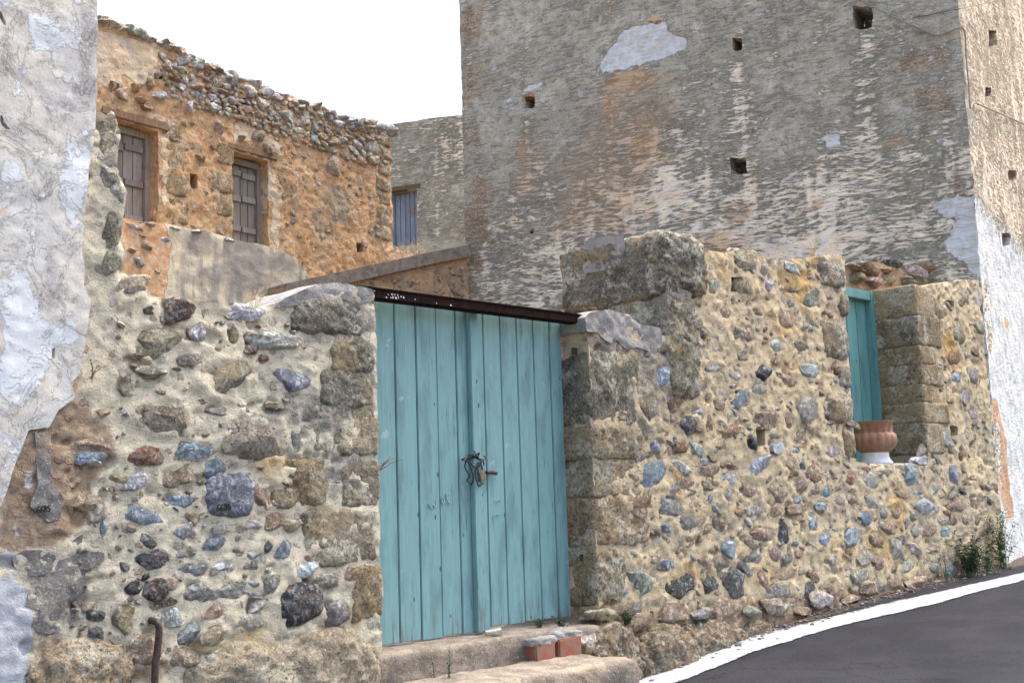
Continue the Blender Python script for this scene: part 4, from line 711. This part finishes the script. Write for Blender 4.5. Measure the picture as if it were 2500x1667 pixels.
rubble(GA, rw, RPOLY, [(q[0], q[1], 2*q[2], 2*q[3]) for q in TKR], 340, 8, 22, 'nnkkgwwrbpn', 17, .86, 0, RHOLE, 60)
# jamb blocks beside the gate, blocks of the niche, footing
for q, (x0, y0, x1, y1, c) in enumerate(((1448, 862, 1560, 1035, (.20, .18, .155)), (1452, 1045, 1592, 1115, (.31, .245, .18)), (1455, 1120, 1560, 1210, (.33, .28, .22)), (1458, 1216, 1588, 1332, (.37, .275, .19)), (1462, 1345, 1522, 1475, (.33, .25, .17)))):
    z1, z0 = GA.uz(x0, y0-6)[1], GA.uz(x0, y1+6)[1]; block('stone_block', GA, 1.788, GA.uz(x1+6, (y0+y1)/2)[0], .006, -.45, z0, z1, 'tufa', tuple(q_*1.25 for q_ in c), rw, 30+q, 26, .026, 10.)
block('stone_block', GA, 2.62, 3.2, .02, -.98, 2.17, 2.66, 'tufa', (.225, .21, .19), rw, 51, 40, .045, 7.)
block('stone_block', GA, 2.66, 3.05, .01, -.93, 1.78, 2.2, 'tufa', (.33, .295, .25), rw, 53, 34, .045, 6.)
block('stone_block', GA, 2.62, 3.0, .03, -.3, 1.45, 1.9, 'tufa', (.27, .24, .20), rw, 54, 26, .04, 5.)
sheet('cement_coping', GA, ragged(GA.px([(1432, 772), (1445, 760), (1492, 756), (1545, 768), (1572, 792), (1618, 800), (1622, 842), (1600, 862), (1560, 846), (1535, 852), (1510, 828), (1490, 838), (1466, 812), (1438, 808)], .03), .025, .010, 33), MT['cement'], .014, .4, relief(.024, .018, .008, 79), .012, (), None, rw, 3)
pt = sheet('cement_patch', EF, ragged(EF.px([(1412, 612), (1440, 580), (1520, 572), (1527, 600), (1515, 640), (1500, 660), (1425, 668), (1420, 640)], .035), .03, .008, 3), MT['cement'], .02, -.0, relief(.004, .002, .001, 3), .035)
pt.parent = rw; pt.matrix_local = GA.M.inverted() @ EF.M
for q, (y0, y1, u1, c) in enumerate(((700, 769, 6.86, (.36, .31, .25)), (772, 841, 6.98, (.22, .20, .175)), (845, 885, 6.80, (.27, .225, .17)), (889, 936, 6.96, (.25, .215, .175)), (939, 979, 6.72, (.29, .24, .17)), (983, 1029, 7.02, (.33, .29, .24)), (1033, 1105, 6.86, (.29, .25, .20)))):
    z1, z0 = GA.uz(2245, y0)[1], GA.uz(2245, y1)[1]; block('stone_block', GA, 6.485, u1, .015, -.47, z0-.012, z1+.012, 'tufa', tuple(q_*k_ for q_, k_ in zip(c, (1.5, 1.32, 1.05))), rw, 70+q, 22, .012, 14.)
for q, (x0, y0, x1, y1, c) in enumerate(((1998, 640, 2068, 705, (.22, .21, .20)), (2004, 785, 2074, 880, (.28, .245, .20)), (2018, 960, 2084, 1035, (.36, .285, .205)), (2056, 1045, 2090, 1120, (.35, .275, .195)), (2046, 890, 2078, 950, (.34, .31, .28)), (2050, 715, 2071, 775, (.35, .30, .25)))):
    pblock(GA, rw, x0, y0, x1, y1, .02, -.4, 'tufa', c, 80+q, n=18, rough=.02)
block('window_sill', GA, 5.2, 6.5, .004, -.44, .90, 1.012, 'tufa', (.58, .56, .53), rw, 97, 30, .018, 8.)
for q, (a, b, wf0, zt0) in enumerate(((1.62, 2.15, .15, -.02), (2.05, 2.7, .17, -.07), (2.5, 3.2, .13, -.10), (3.0, 3.8, .09, -.13))):
    block('footing', GA, a, b, wf0, -.2, float(zs((a+b)/2))-.3, zt0, 'cong', (.33, .26, .165), rw, 110+q, 34, .06, 3.2)
FT = parse(GA, rw, '1645 1496 76 50 n;1712 1500 46 30 s;1765 1488 70 52 n 20;1838 1492 50 30 g;1480 1500 70 40 T;1890 1476 64 48 k -10;1962 1492 40 22 n;2010 1462 60 44 w;2078 1462 36 22 n;2128 1436 50 44 k;2245 1420 60 36 n;2296 1424 30 18 g;1560 1520 80 44 n;1620 1540 60 34 T', .02, depth=.07)
# rear leaf of the niche, with rubble above the window
RL = GA.px([(2058, 650), (2100, 641), (2140, 640), (2180, 652), (2230, 650), (2270, 634), (2300, 640), (2340, 655), (2400, 668)], -.5)
rl = sheet('rubble_infill', GA, [(5.0, .5)]+ragged(RL, .06, .02, 5, False)+[(8.0, 2.7), (8.0, .5)], MT['ochre'], .025, .85, relief(.02, .02, .01, 150), -.5, [([(5.3, 1.04), (5.3, 2.6), (6.46, 2.6), (6.46, 1.04)], .85)], dict(plaster=lambda W, U, Z: U*0, grey=lambda W, U, Z: U*0+.4), rw, 2)
parse(GA, rl, '2130 690 44 26 n;2165 685 40 30 k;2180 645 30 24 D;2230 665 50 34 w;2215 690 34 20 k;2260 655 34 26 n;2280 640 40 16 r -20;2305 645 44 24 w -20;2310 675 50 24 b;2350 665 50 20 s;2340 690 40 20 w;2120 660 50 24 o;2090 680 30 30 o;2205 680 18 12 p;2240 690 26 26 k;2370 680 30 16 b;2160 660 24 20 o;2085 655 40 18 o', -.5, depth=.15, proud=.10)

# ================================================================== WINDOW IN THE NICHE, POT
wf = empty('window', GA.M @ Matrix.Translation((5.9, .45, 1.0))); tag(wf, 'narrow turquoise plank window set back in wall niche', 'window')
IM = Matrix.Translation((-5.9, -.45, -1.0))
for nm, a in (('frame_jamb', (6.42, 6.505, -.52, -.40, 1.0, 2.65)), ('frame_jamb', (5.22, 5.31, -.52, -.40, 1.0, 2.65)), ('frame_head', (5.31, 6.42, -.5, -.402, 2.56, 2.65))): box(nm, GA, *a, MT['blue'], wf, .006, IM)
for k in range(6): box('shutter_plank', GA, 5.312+k*.1845, 5.312+(k+1)*.1845-.005, -.495, -.462, 1.02, 2.565, MT['blue'], wf, .004, IM)
def lathe(name, prof, mat, M, parent=None, seg=64, flute=None):
    V, F = [], []
    for i, (rr, z) in enumerate(prof):
        for k in range(seg):
            t = 2*math.pi*k/seg; q = rr*(1+(flute(i, t) if flute else 0)); V.append((q*math.cos(t), q*math.sin(t), z))
    for i in range(len(prof)-1):
        for k in range(seg): F.append((i*seg+k, i*seg+(k+1) % seg, (i+1)*seg+(k+1) % seg, (i+1)*seg+k))
    F += [tuple(range(seg)), tuple(range(len(V)-seg, len(V)))]
    return link(name, fix_normals(mesh(name, V, F, True, 50)), mat, parent, M)
pu, _ = GA.uz(2134, 1060, -.2)
pot = empty('flower_pot', GA.M @ Matrix.Translation((pu, .2, 1.015))); tag(pot, 'fluted terracotta urn on white plinth in wall niche', 'flower pot')
lathe('plinth', [(.145, 0), (.145, .015), (.13, .03), (.118, .06), (.115, .10)], MT['whitep'], Matrix(), pot)
def _fl(i, t): return (.05*abs(math.cos(8*t))-.03) if 1 <= i <= 8 else 0
lathe('bowl', [(.115, .10), (.140, .115), (.168, .14), (.184, .17), (.190, .20), (.190, .23), (.182, .255), (.172, .268), (.163, .275), (.164, .28), (.167, .36), (.172, .366), (.172, .378), (.155, .378), (.150, .33), (.14, .31)], MT['terra'], Matrix(), pot, 128, _fl)
lathe('soil', [(.143, .34), (.1, .345), (.02, .345)], MT['earth'], Matrix(), pot, 24)

# ================================================================== GATE
GW = -.2
gate = empty('wooden_gate', GA.M @ Matrix.Translation((.95, .2, .03))); tag(gate, 'double gate of vertical turquoise painted planks', 'gate'); GI = Matrix.Translation((-.95, -.2, -.03))
top_px = [900, 961, 1012, 1062, 1109, 1145, 1175, 1215, 1255, 1295, 1333, 1362]; bot_px = [925, 979, 1032, 1083, 1133, 1169, 1204, 1249, 1291, 1333, 1375, 1405]
r = random.Random(3); us = []
for a, b in zip(top_px, bot_px): us.append((GA.uz(a, 760, GW)[0]+GA.uz(b, 1540, GW)[0])/2)
for i in range(len(us)-1):
    o = r.uniform(-.004, .004)+(.0 if i < 5 else -.006); box('plank', GA, us[i]+.003, us[i+1]-.003, GW-.03+o, GW+o, .03+r.uniform(0, .008)+(.02 if i > 5 else 0), 2.0, MT['gate'], gate, .004, GI)
sa, sb = (GA.uz(1135, 760, GW)[0]+GA.uz(1159, 1540, GW)[0])/2, (GA.uz(1155, 760, GW)[0]+GA.uz(1179, 1540, GW)[0])/2
box('cover_strip', GA, sa, sb, GW-.002, GW+.034, .035, 2.0, MT['gate'], gate, .005, GI)
for z in (.35, 1.0, 1.65): box('back_rail', GA, us[0]+.02, sa, GW-.075, GW-.034, z-.05, z+.05, MT['gate'], gate, .004, GI); box('back_rail', GA, sa+.03, us[-1]-.02, GW-.082, GW-.04, z-.05, z+.05, MT['gate'], gate, .004, GI)
box('gate_post', GA, us[0]-.09, us[0]-.002, GW-.06, GW-.002, -.0, 2.0, MT['gate'], gate, .004, GI)
lu, lz = GA.uz(1170, 1140, GW+.03)
def gp(x, y, w=GW+.03): u, z = GA.uz(x, y, w); return (u, -w, z)
box('hasp', GA, gp(1150, 1120)[0], gp(1150, 1120)[0]+.05, GW+.0, GW+.035, lz+.05, lz+.075, MT['iron'], gate, .003, GI)
tube('bolt', [np.array(gp(x, y, GW+.02)) for x, y in ((1188, 1153), (1200, 1152), (1212, 1155))], .012, MT['iron'], gate, 10, GI)
pl = empty('padlock', GA.M @ Matrix.Translation((lu+.005, .2-.045, lz-.055))); tag(pl, 'dull brass padlock hanging on the turquoise gate', 'padlock')
box('lock_body', None, -.026, .026, -.012, .012, -.03, .035, MT['lock'], pl, .005, Matrix.Rotation(-.25, 4, 'Y'))
tube('shackle', [(-.018+.0, 0, .03), (-.024, 0, .065), (-.012, 0, .085), (.006, 0, .085), (.016, 0, .062), (.016, 0, .03)], .005, MT['iron'], pl, 8, Matrix.Rotation(-.25, 4, 'Y'))
wv, wf_ = [], []
r = random.Random(9)
for q in ([(1150, 1112), (1140, 1120), (1135, 1140), (1146, 1160), (1140, 1172), (1150, 1180)], [(1152, 1110), (1165, 1118), (1178, 1122), (1182, 1135)], [(1140, 1125), (1160, 1112), (1175, 1130), (1160, 1150), (1168, 1185), (1180, 1178)], [(1135, 1118), (1128, 1122), (1145, 1130), (1155, 1165), (1150, 1185)], [(1158, 1100), (1162, 1110), (1170, 1105), (1165, 1120)], [(1148, 1130), (1160, 1140), (1172, 1128), (1186, 1118), (1180, 1112)]):
    p = [np.array(gp(x, y, GW+.03+r.uniform(0, .03))) for x, y in q]; v, f = tube_data(spline(p, 5), .0042, 6); k = len(wv); wv += v; wf_ += [tuple(k+i for i in t) for t in f]
tag(link('wire_tie', fix_normals(mesh('wire_tie', wv, wf_)), MT['dark'], None, GA.M), 'tangled dark wire tying the turquoise gate leaves together', 'wire')
# chalk marks and small rust-brown nails on the gate
def strokes(name, W, L, w, rad, mat, parent, M=None):
    V, F = [], []
    for q in L:
        pts = []
        for x, y in q: u, z = W.uz(x, y, w); pts.append((u, -w, z))
        P = spline(pts, 4) if len(pts) > 2 else pts
        n = len(P); k = len(V)
        for i, p in enumerate(P):
            p = np.array(p, float); d = np.array(P[min(i+1, n-1)], float)-np.array(P[max(i-1, 0)], float); t = np.array([-d[2], 0, d[0]]); t = t/(np.linalg.norm(t)+1e-9)*rad
            V += [p-t+[0, .004, 0], p-t+[0, -.0012, 0], p+t+[0, -.0012, 0], p+t+[0, .004, 0]]
        for i in range(n-1):
            for j in range(4): F.append((k+i*4+j, k+i*4+(j+1) % 4, k+i*4+4+(j+1) % 4, k+i*4+4+j))
    return link(name, fix_normals(mesh(name, V, F, False)), mat, parent, M)
def z8(*p): return [(880+x/2.92, 1130+y/2.92) for x, y in p]
strokes('chalk_writing', GA, [z8((487, 285), (505, 318), (515, 290), (535, 310), (545, 265)), z8((578, 250), (590, 290), (600, 262), (585, 240)), z8((612, 215), (625, 270), (650, 285)), z8((615, 222), (640, 212)), z8((845, 200), (855, 235), (870, 205), (880, 228), (893, 195))], GW+.006, .0028, MT['chalk'], gate, GI)
strokes('chalk_writing', GA, [z8((945, 380), (965, 362), (1000, 370)), z8((962, 268), (985, 262), (995, 275)), z8((850, 330), (875, 340), (870, 360))], GW+.006, .0018, MT['chalk'], gate, GI)
# steel channel over the gate
bmv = []
beam = empty('gate_lintel', GA.M @ Matrix.Translation((.9, .05, 1.92))); tag(beam, 'rusty brown steel channel spanning above the gate', 'lintel'); BI = Matrix.Translation((-.9, -.05, -1.92))
box('web', GA, -.06, 1.86, -.062, -.05, 1.928, 1.982, MT['rust'], beam, .002, BI)
box('top_flange', GA, -.06, 1.86, -.16, -.042, 1.977, 1.986, MT['rust'], beam, .002, BI)
box('bottom_flange', GA, -.06, 1.86, -.12, -.063, 1.922, 1.932, MT['rust'], beam, .002, BI)
r = random.Random(4)
V, F = [], []
for i in range(20):
    u = r.choice([r.gauss(.22, .05), r.uniform(.05, .8)]); z = 1.934+abs(r.gauss(0, .012)); a, b = r.uniform(.002, .006), r.uniform(.003, .012); k = len(V)
    V += [(u-a, .0492, z), (u+a, .0492, z-.002), (u+a*.6, .0492, z+b), (u-a*.7, .0492, z+b*.8), (u-a, .0515, z), (u+a, .0515, z-.002), (u+a*.6, .0515, z+b), (u-a*.7, .0515, z+b*.8)]
    F += [(k, k+1, k+2, k+3), (k, k+4, k+5, k+1), (k+1, k+5, k+6, k+2), (k+2, k+6, k+7, k+3), (k+3, k+7, k+4, k)]
link('paint_spatter', mesh('paint_spatter', V, F, False), MT['whitep'], beam, BI)
for x, y, a in ((1392, 856, .02), (1404, 1362, .02)):
    u, z = GA.uz(x, y, -.1); box('hinge_pin', GA, 1.752, 1.82, -.105, -.095, z-.022, z+.022, MT['iron'], rw, .003)

# ================================================================== STEPS, BRICKS, PIPE, LITTER
st = block('threshold', GA, -.02, 1.80, .045, -.4, -.5, .018, 'step', (.3, .3, .3), None, 91, 44, .016, 16.); st.matrix_world = GA.M; tag(st, 'cracked concrete threshold slab under turquoise gate', 'step')
s2 = block('concrete_step', GA, -.5, 1.58, .50, .03, -1.0, -.135, 'step', (.3, .3, .3), None, 92, 44, .02, 12.); s2.matrix_world = GA.M; tag(s2, 'rounded concrete step below the gate threshold', 'step')
for k, (a, b, lab) in enumerate(((1.07, 1.245, 'red hollow brick smeared with cement, beside cracked threshold'), (1.275, 1.47, 'clean red brick under cement cap, next to rubble footing'))):
    o = empty('brick', GA.M @ Matrix.Translation(((a+b)/2, -.08, -.14))); tag(o, lab, 'brick', 'bricks on the step'); I = Matrix.Translation((-(a+b)/2, .08, .14))
    box('brick_body', GA, a, b, .03, .135, -.145, -.035+.01*k, MT['brick'], o, .008, I, .004, k)
    q = block('cement_cap', GA, a-.02, b+.01+.06*k, .03-.06, .13-.012*k, -.05+.01*k, .0+.012*k, 'cement', (.3, .3, .3), o, 95+k, 18, .03, 6.); q.matrix_local = I
parse(GA, rw, '1440 1585 60 60 T;1432 1560 80 40 w', .05, depth=.1, proud=.05)
cu = empty('plastic_cup', Matrix.Translation(GA.world(.88, -.03, .048)) @ Matrix.Rotation(GA.ang, 4, 'Z') @ Matrix.Rotation(math.radians(86), 4, 'Y') @ Matrix.Rotation(.3, 4, 'X')); tag(cu, 'crushed clear plastic cup lying on the threshold', 'cup')
lathe('cup_wall', [(.022, -.05), (.024, -.03), (.027, 0), (.031, .04), (.033, .05), (.030, .05), (.022, -.045)], MT['cup'], Matrix.Diagonal((.75, 1, 1, 1)), cu, 24)
pp = spline([(GA.uz(371, 1514, .0)[0], .03, GA.uz(371, 1514, .0)[1]), (GA.uz(376, 1515, .03)[0], -.03, GA.uz(376, 1515, .03)[1]), (GA.uz(386, 1522, .06)[0], -.06, GA.uz(386, 1522, .06)[1]), (GA.uz(387, 1545, .06)[0], -.065, GA.uz(387, 1545, .06)[1]), (GA.uz(383, 1600, .06)[0], -.06, GA.uz(383, 1600, .06)[1]), (GA.uz(378, 1660, .06)[0], -.06, GA.uz(378, 1660, .06)[1]), (GA.uz(376, 1700, .06)[0], -.06, float(zs(-1.3))-.03)], 6)
tag(tube('iron_pipe', pp, .0165, MT['iron'], None, 12, GA.M), 'bent dark iron pipe standing against the left stone wall', 'pipe')
# hand painted number on two stones
def digits(x, y, s):
    L = []
    for k, d in enumerate('6685'):
        ox = x+k*s*.62
        G = {'6': [(.42, 0), (.15, .35), (.05, .75), (.2, 1), (.42, .85), (.35, .6), (.1, .68)], '8': [(.4, .12), (.2, 0), (.1, .2), (.38, .55), (.45, .85), (.2, 1), (.05, .8), (.3, .5), (.42, .25), (.36, .05)], '5': [(.48, 0), (.18, .05), (.12, .42), (.38, .45), (.42, .75), (.25, 1), (.05, .92)]}[d]
        L.append([(ox+a*s, y+b*s+(-k*s*.05)) for a, b in G])
    return L
strokes('number_writing', GA, digits(529, 1231, 15), .040, .0026, MT['ink'], lw)
strokes('number_writing', GA, digits(90, 1236, 14), .030, .0026, MT['ink'], lw)

# ================================================================== CABLES
ca = [TB.world(*(lambda q: (q[0], .03, q[1]))(TB.uz(x, y, .03))) for x, y in ((1990, -60), (2040, -30), (2105, 2), (2160, 32), (2225, 62), (2260, 76), (2290, 86), (2315, 79))]
cb = [TR.world(*(lambda q: (max(q[0], .03), .035, q[1]))(TR.uz(x, y, .035))) for x, y in ((2334, 92), (2338, 140), (2343, 190), (2350, 236), (2380, 252), (2420, 268), (2470, 290), (2520, 312), (2600, 350))]
cc_ = KC+(np.array(TB.N)+np.array(TR.N))*.04; tag(tube('cable', spline([np.array(p) for p in ca]+[np.array([cc_[0], cc_[1], TB.uz(2330, 79)[1]])]+[np.array(p) for p in cb], 5), .009, MT['cable'], None, 6), 'pale electric cable running round the tower corner', 'cable')
cb2 = [TB.world(*(lambda q: (q[0], .05, q[1]))(TB.uz(x, y, .05))) for x, y in ((2225, 62), (2235, 74), (2262, 78), (2285, 88))]
tag(tube('cable', spline([np.array(p) for p in cb2], 5), .009, MT['cable'], None, 6), 'short loose cable loop twisted below the main cable', 'cable')
tw_ = [TB.world(*(lambda q: (q[0], .02, q[1]))(TB.uz(x, y, .02))) for x, y in ((2228, 44), (2265, 38), (2310, 28))]+[TR.world(*(lambda q: (q[0], .1, q[1]))(TR.uz(x, y, .1))) for x, y in ((2345, 22), (2400, 10), (2480, -6))]
tag(tube('thin_wire', [np.array(p) for p in tw_], .004, MT['dark'], None, 5), 'thin black wire crossing the tower corner near the top', 'wire')

r = random.Random(77); VV, FF, CC = [], [], []
for i in range(420):
    u = r.uniform(1.7, 7.9); w = abs(r.gauss(.0, .10))+.02; q = r.uniform(.004, .016)*(1.6 if r.random() < .08 else 1); V, F = SMALL[r.randrange(8)]; k = len(VV)*len(V)
    VV.append(V*np.array([q*r.uniform(.8, 1.5), q, q*.7])+np.array([u, -w, float(zs(u))+q*.4])); FF += [[k+j for j in f] for f in F]; c = TYPES[r.choice('nkgswt')][1]; CC += [(*[x*r.uniform(.5, .9) for x in c], 1.)]*len(V)
me = mesh('grit', np.concatenate(VV), FF); me.attributes.new('col', 'FLOAT_COLOR', 'POINT').data.foreach_set('color', np.array(CC, np.float32).reshape(-1)); o = link('grit', me, MT['congJ'], None, GA.M); tag(o, 'loose grit and pebbles along the foot of the wall', 'grit', kind='stuff')

# ================================================================== PLANTS
def plant(name, base, n, h, spread, leafmat, stemmat, label, cat, group, seed, leaf=.03, lw_=.006, lean=(0, 0), dens=9, kind='leafy'):
    r = random.Random(seed); root = empty(name, Matrix.Translation(base)); tag(root, label, cat, group); SV, SF, LV, LF = [], [], [], []
    for i in range(n):
        a = r.uniform(0, 2*math.pi); s = spread*r.random()**.6; L = h*r.uniform(.55, 1.05); bx, by = r.gauss(0, spread*.12), r.gauss(0, spread*.12)
        P = [Vector((bx+math.cos(a)*s*t**1.6+lean[0]*t*h, by+math.sin(a)*s*t**1.6+lean[1]*t*h, L*t*(1-.18*t)+r.gauss(0, .004))) for t in np.linspace(0, 1, 7)]
        v, f = tube_data(P, [.0022*(1.2-k/7) for k in range(7)] if kind != 'straw' else [.0016*(1.15-k/7) for k in range(7)], 4); k = len(SV); SV += v; SF += [tuple(k+q for q in t) for t in f]
        if kind == 'straw':
            if r.random() < .5:
                p = P[-1]; k = len(LV); LV += [p+Vector((r.gauss(0, .006), r.gauss(0, .006), r.gauss(0, .008))) for _ in range(4)]; LF.append((k, k+1, k+2, k+3))
            continue
        for q in range(int(dens*L/h)+2):
            t = r.uniform(.12, 1); p = P[min(6, int(t*6))].lerp(P[min(6, int(t*6)+1)], t*6 % 1); b = r.uniform(0, 2*math.pi); e = r.uniform(-.2, .9); d = Vector((math.cos(b)*math.cos(e), math.sin(b)*math.cos(e), math.sin(e))); w_ = d.cross(Vector((0, 0, 1))).normalized()
            l = leaf*r.uniform(.6, 1.3); ww = lw_*r.uniform(.7, 1.3); k = len(LV); m = p+d*l*.5+Vector((0, 0, .1*l)); LV += [p, m+w_*ww, p+d*l-Vector((0, 0, .15*l)), m-w_*ww]; LF.append((k, k+1, k+2, k+3))
    link('stems', mesh('stems', SV, SF), stemmat, root)
    if LV: link('leaves', mesh('leaves', LV, LF, False), leafmat, root)
    return root
def gw(u, w, z=None): return GA.world(u, w, float(zs(u)) if z is None else z)
plant('weed', gw(6.95, .13), 40, .48, .30, MT['weedd'], MT['weed'], 'dense dark green weed at the right wall foot', 'weed', 'weeds at the wall foot', 1, .045, .009, dens=26)
plant('weed', gw(7.75, .10), 30, .68, .20, MT['weed'], MT['weed'], 'tall feathery green weed at the white painted corner', 'weed', 'weeds at the wall foot', 2, .045, .007, dens=26)
plant('weed', gw(7.35, .15), 9, .34, .24, MT['weed'], MT['weed'], 'broad leaved sprawling weed between two taller weeds', 'weed', 'weeds at the wall foot', 3, .06, .022, dens=7)
plant('weed', gw(6.45, .12), 7, .36, .10, MT['weed'], MT['weed'], 'thin sparse weed below the window niche sill', 'weed', 'weeds at the wall foot', 4, .03, .006, dens=8)
plant('weed', GA.world(.30, .10, -.15), 1, .20, .03, MT['weed'], MT['weed'], 'slender short spiky green stem in front of the threshold', 'weed', 'stems by the threshold', 5, .035, .0022, dens=30)
plant('weed', GA.world(.36, .16, -.15), 2, .26, .03, MT['weed'], MT['weed'], 'tallest spiky green stem in front of the threshold', 'weed', 'stems by the threshold', 6, .045, .0026, dens=44)
plant('weed', GA.world(1.52, -.06, .0), 14, .09, .07, MT['weedd'], MT['weed'], 'small dark weed at the foot of the right gate jamb', 'weed', None, 7, .02, .006, dens=10)
plant('weed', GA.world(1.35, -.10, .0), 10, .10, .05, MT['weedd'], MT['weed'], 'small weed growing beneath the gate planks', 'weed', None, 17, .018, .006, dens=10)
plant('weed', GA.world(*(lambda q: (q[0], .07, q[1]))(GA.uz(1532, 1522, .07))), 26, .11, .07, MT['weedd'], MT['weed'], 'little bushy green tuft on the rock footing beside the gate', 'weed', None, 8, .02, .005, dens=12)
plant('dry_plant', OH.world(-.1, .38, 3.78), 9, .85, .26, MT['twig'], MT['twig'], 'dry reddish seed stalks in front of shuttered house window', 'dry plant', None, 9, .012, .004, dens=6)
plant('dry_plant', GA.world(*(lambda q: (q[0], .02, q[1]))(GA.uz(922, 1148, .02))), 5, .10, .05, MT['twig'], MT['twig'], 'dead sprig hanging from the jamb over the gate plank', 'dry plant', None, 10, .012, .003, lean=(.9, .5), dens=6)
plant('dry_plant', GA.world(*(lambda q: (q[0], .05, q[1]))(GA.uz(222, 925, .05))), 4, .10, .06, MT['twig'], MT['twig'], 'dead twig in the broken plaster edge', 'dry plant', None, 12, .012, .003, lean=(.5, -.3), dens=6)
for k, (x, y, n, h, lab) in enumerate(((620, 752, 14, .16, 'dry straw tuft on the dip of the left wall top'), (1985, 630, 16, .34, 'tall dry straw tuft on the right wall top'), (2030, 628, 10, .20, 'drooping dry straw at the niche edge of the wall top'), (1900, 634, 8, .18, 'sparse dry straw on the wall top near the round tufa stone'))):
    u, z = GA.uz(x, y, -.05); plant('dry_grass', GA.world(u, -.05, z-.02), n, h, .12, MT['straw'], MT['straw'], lab, 'dry grass', 'dry grass on the walls', 20+k, kind='straw')
for k, (x, w) in enumerate(((985, -1.1), (1015, -1.0), (1040, -1.2))):
    u, _z = RW.uz(x, 620, w); z = float(zt(u))+.1; plant('dry_grass', RW.world(u, w, z), 26, .22, .16, MT['straw'], MT['straw'], ('dry grass on the earth bank nearest the ochre house', 'dry grass at the middle of the earth bank', 'dry grass on the earth bank nearest the tower')[k], 'dry grass', 'dry grass on the bank', 30+k, kind='straw')
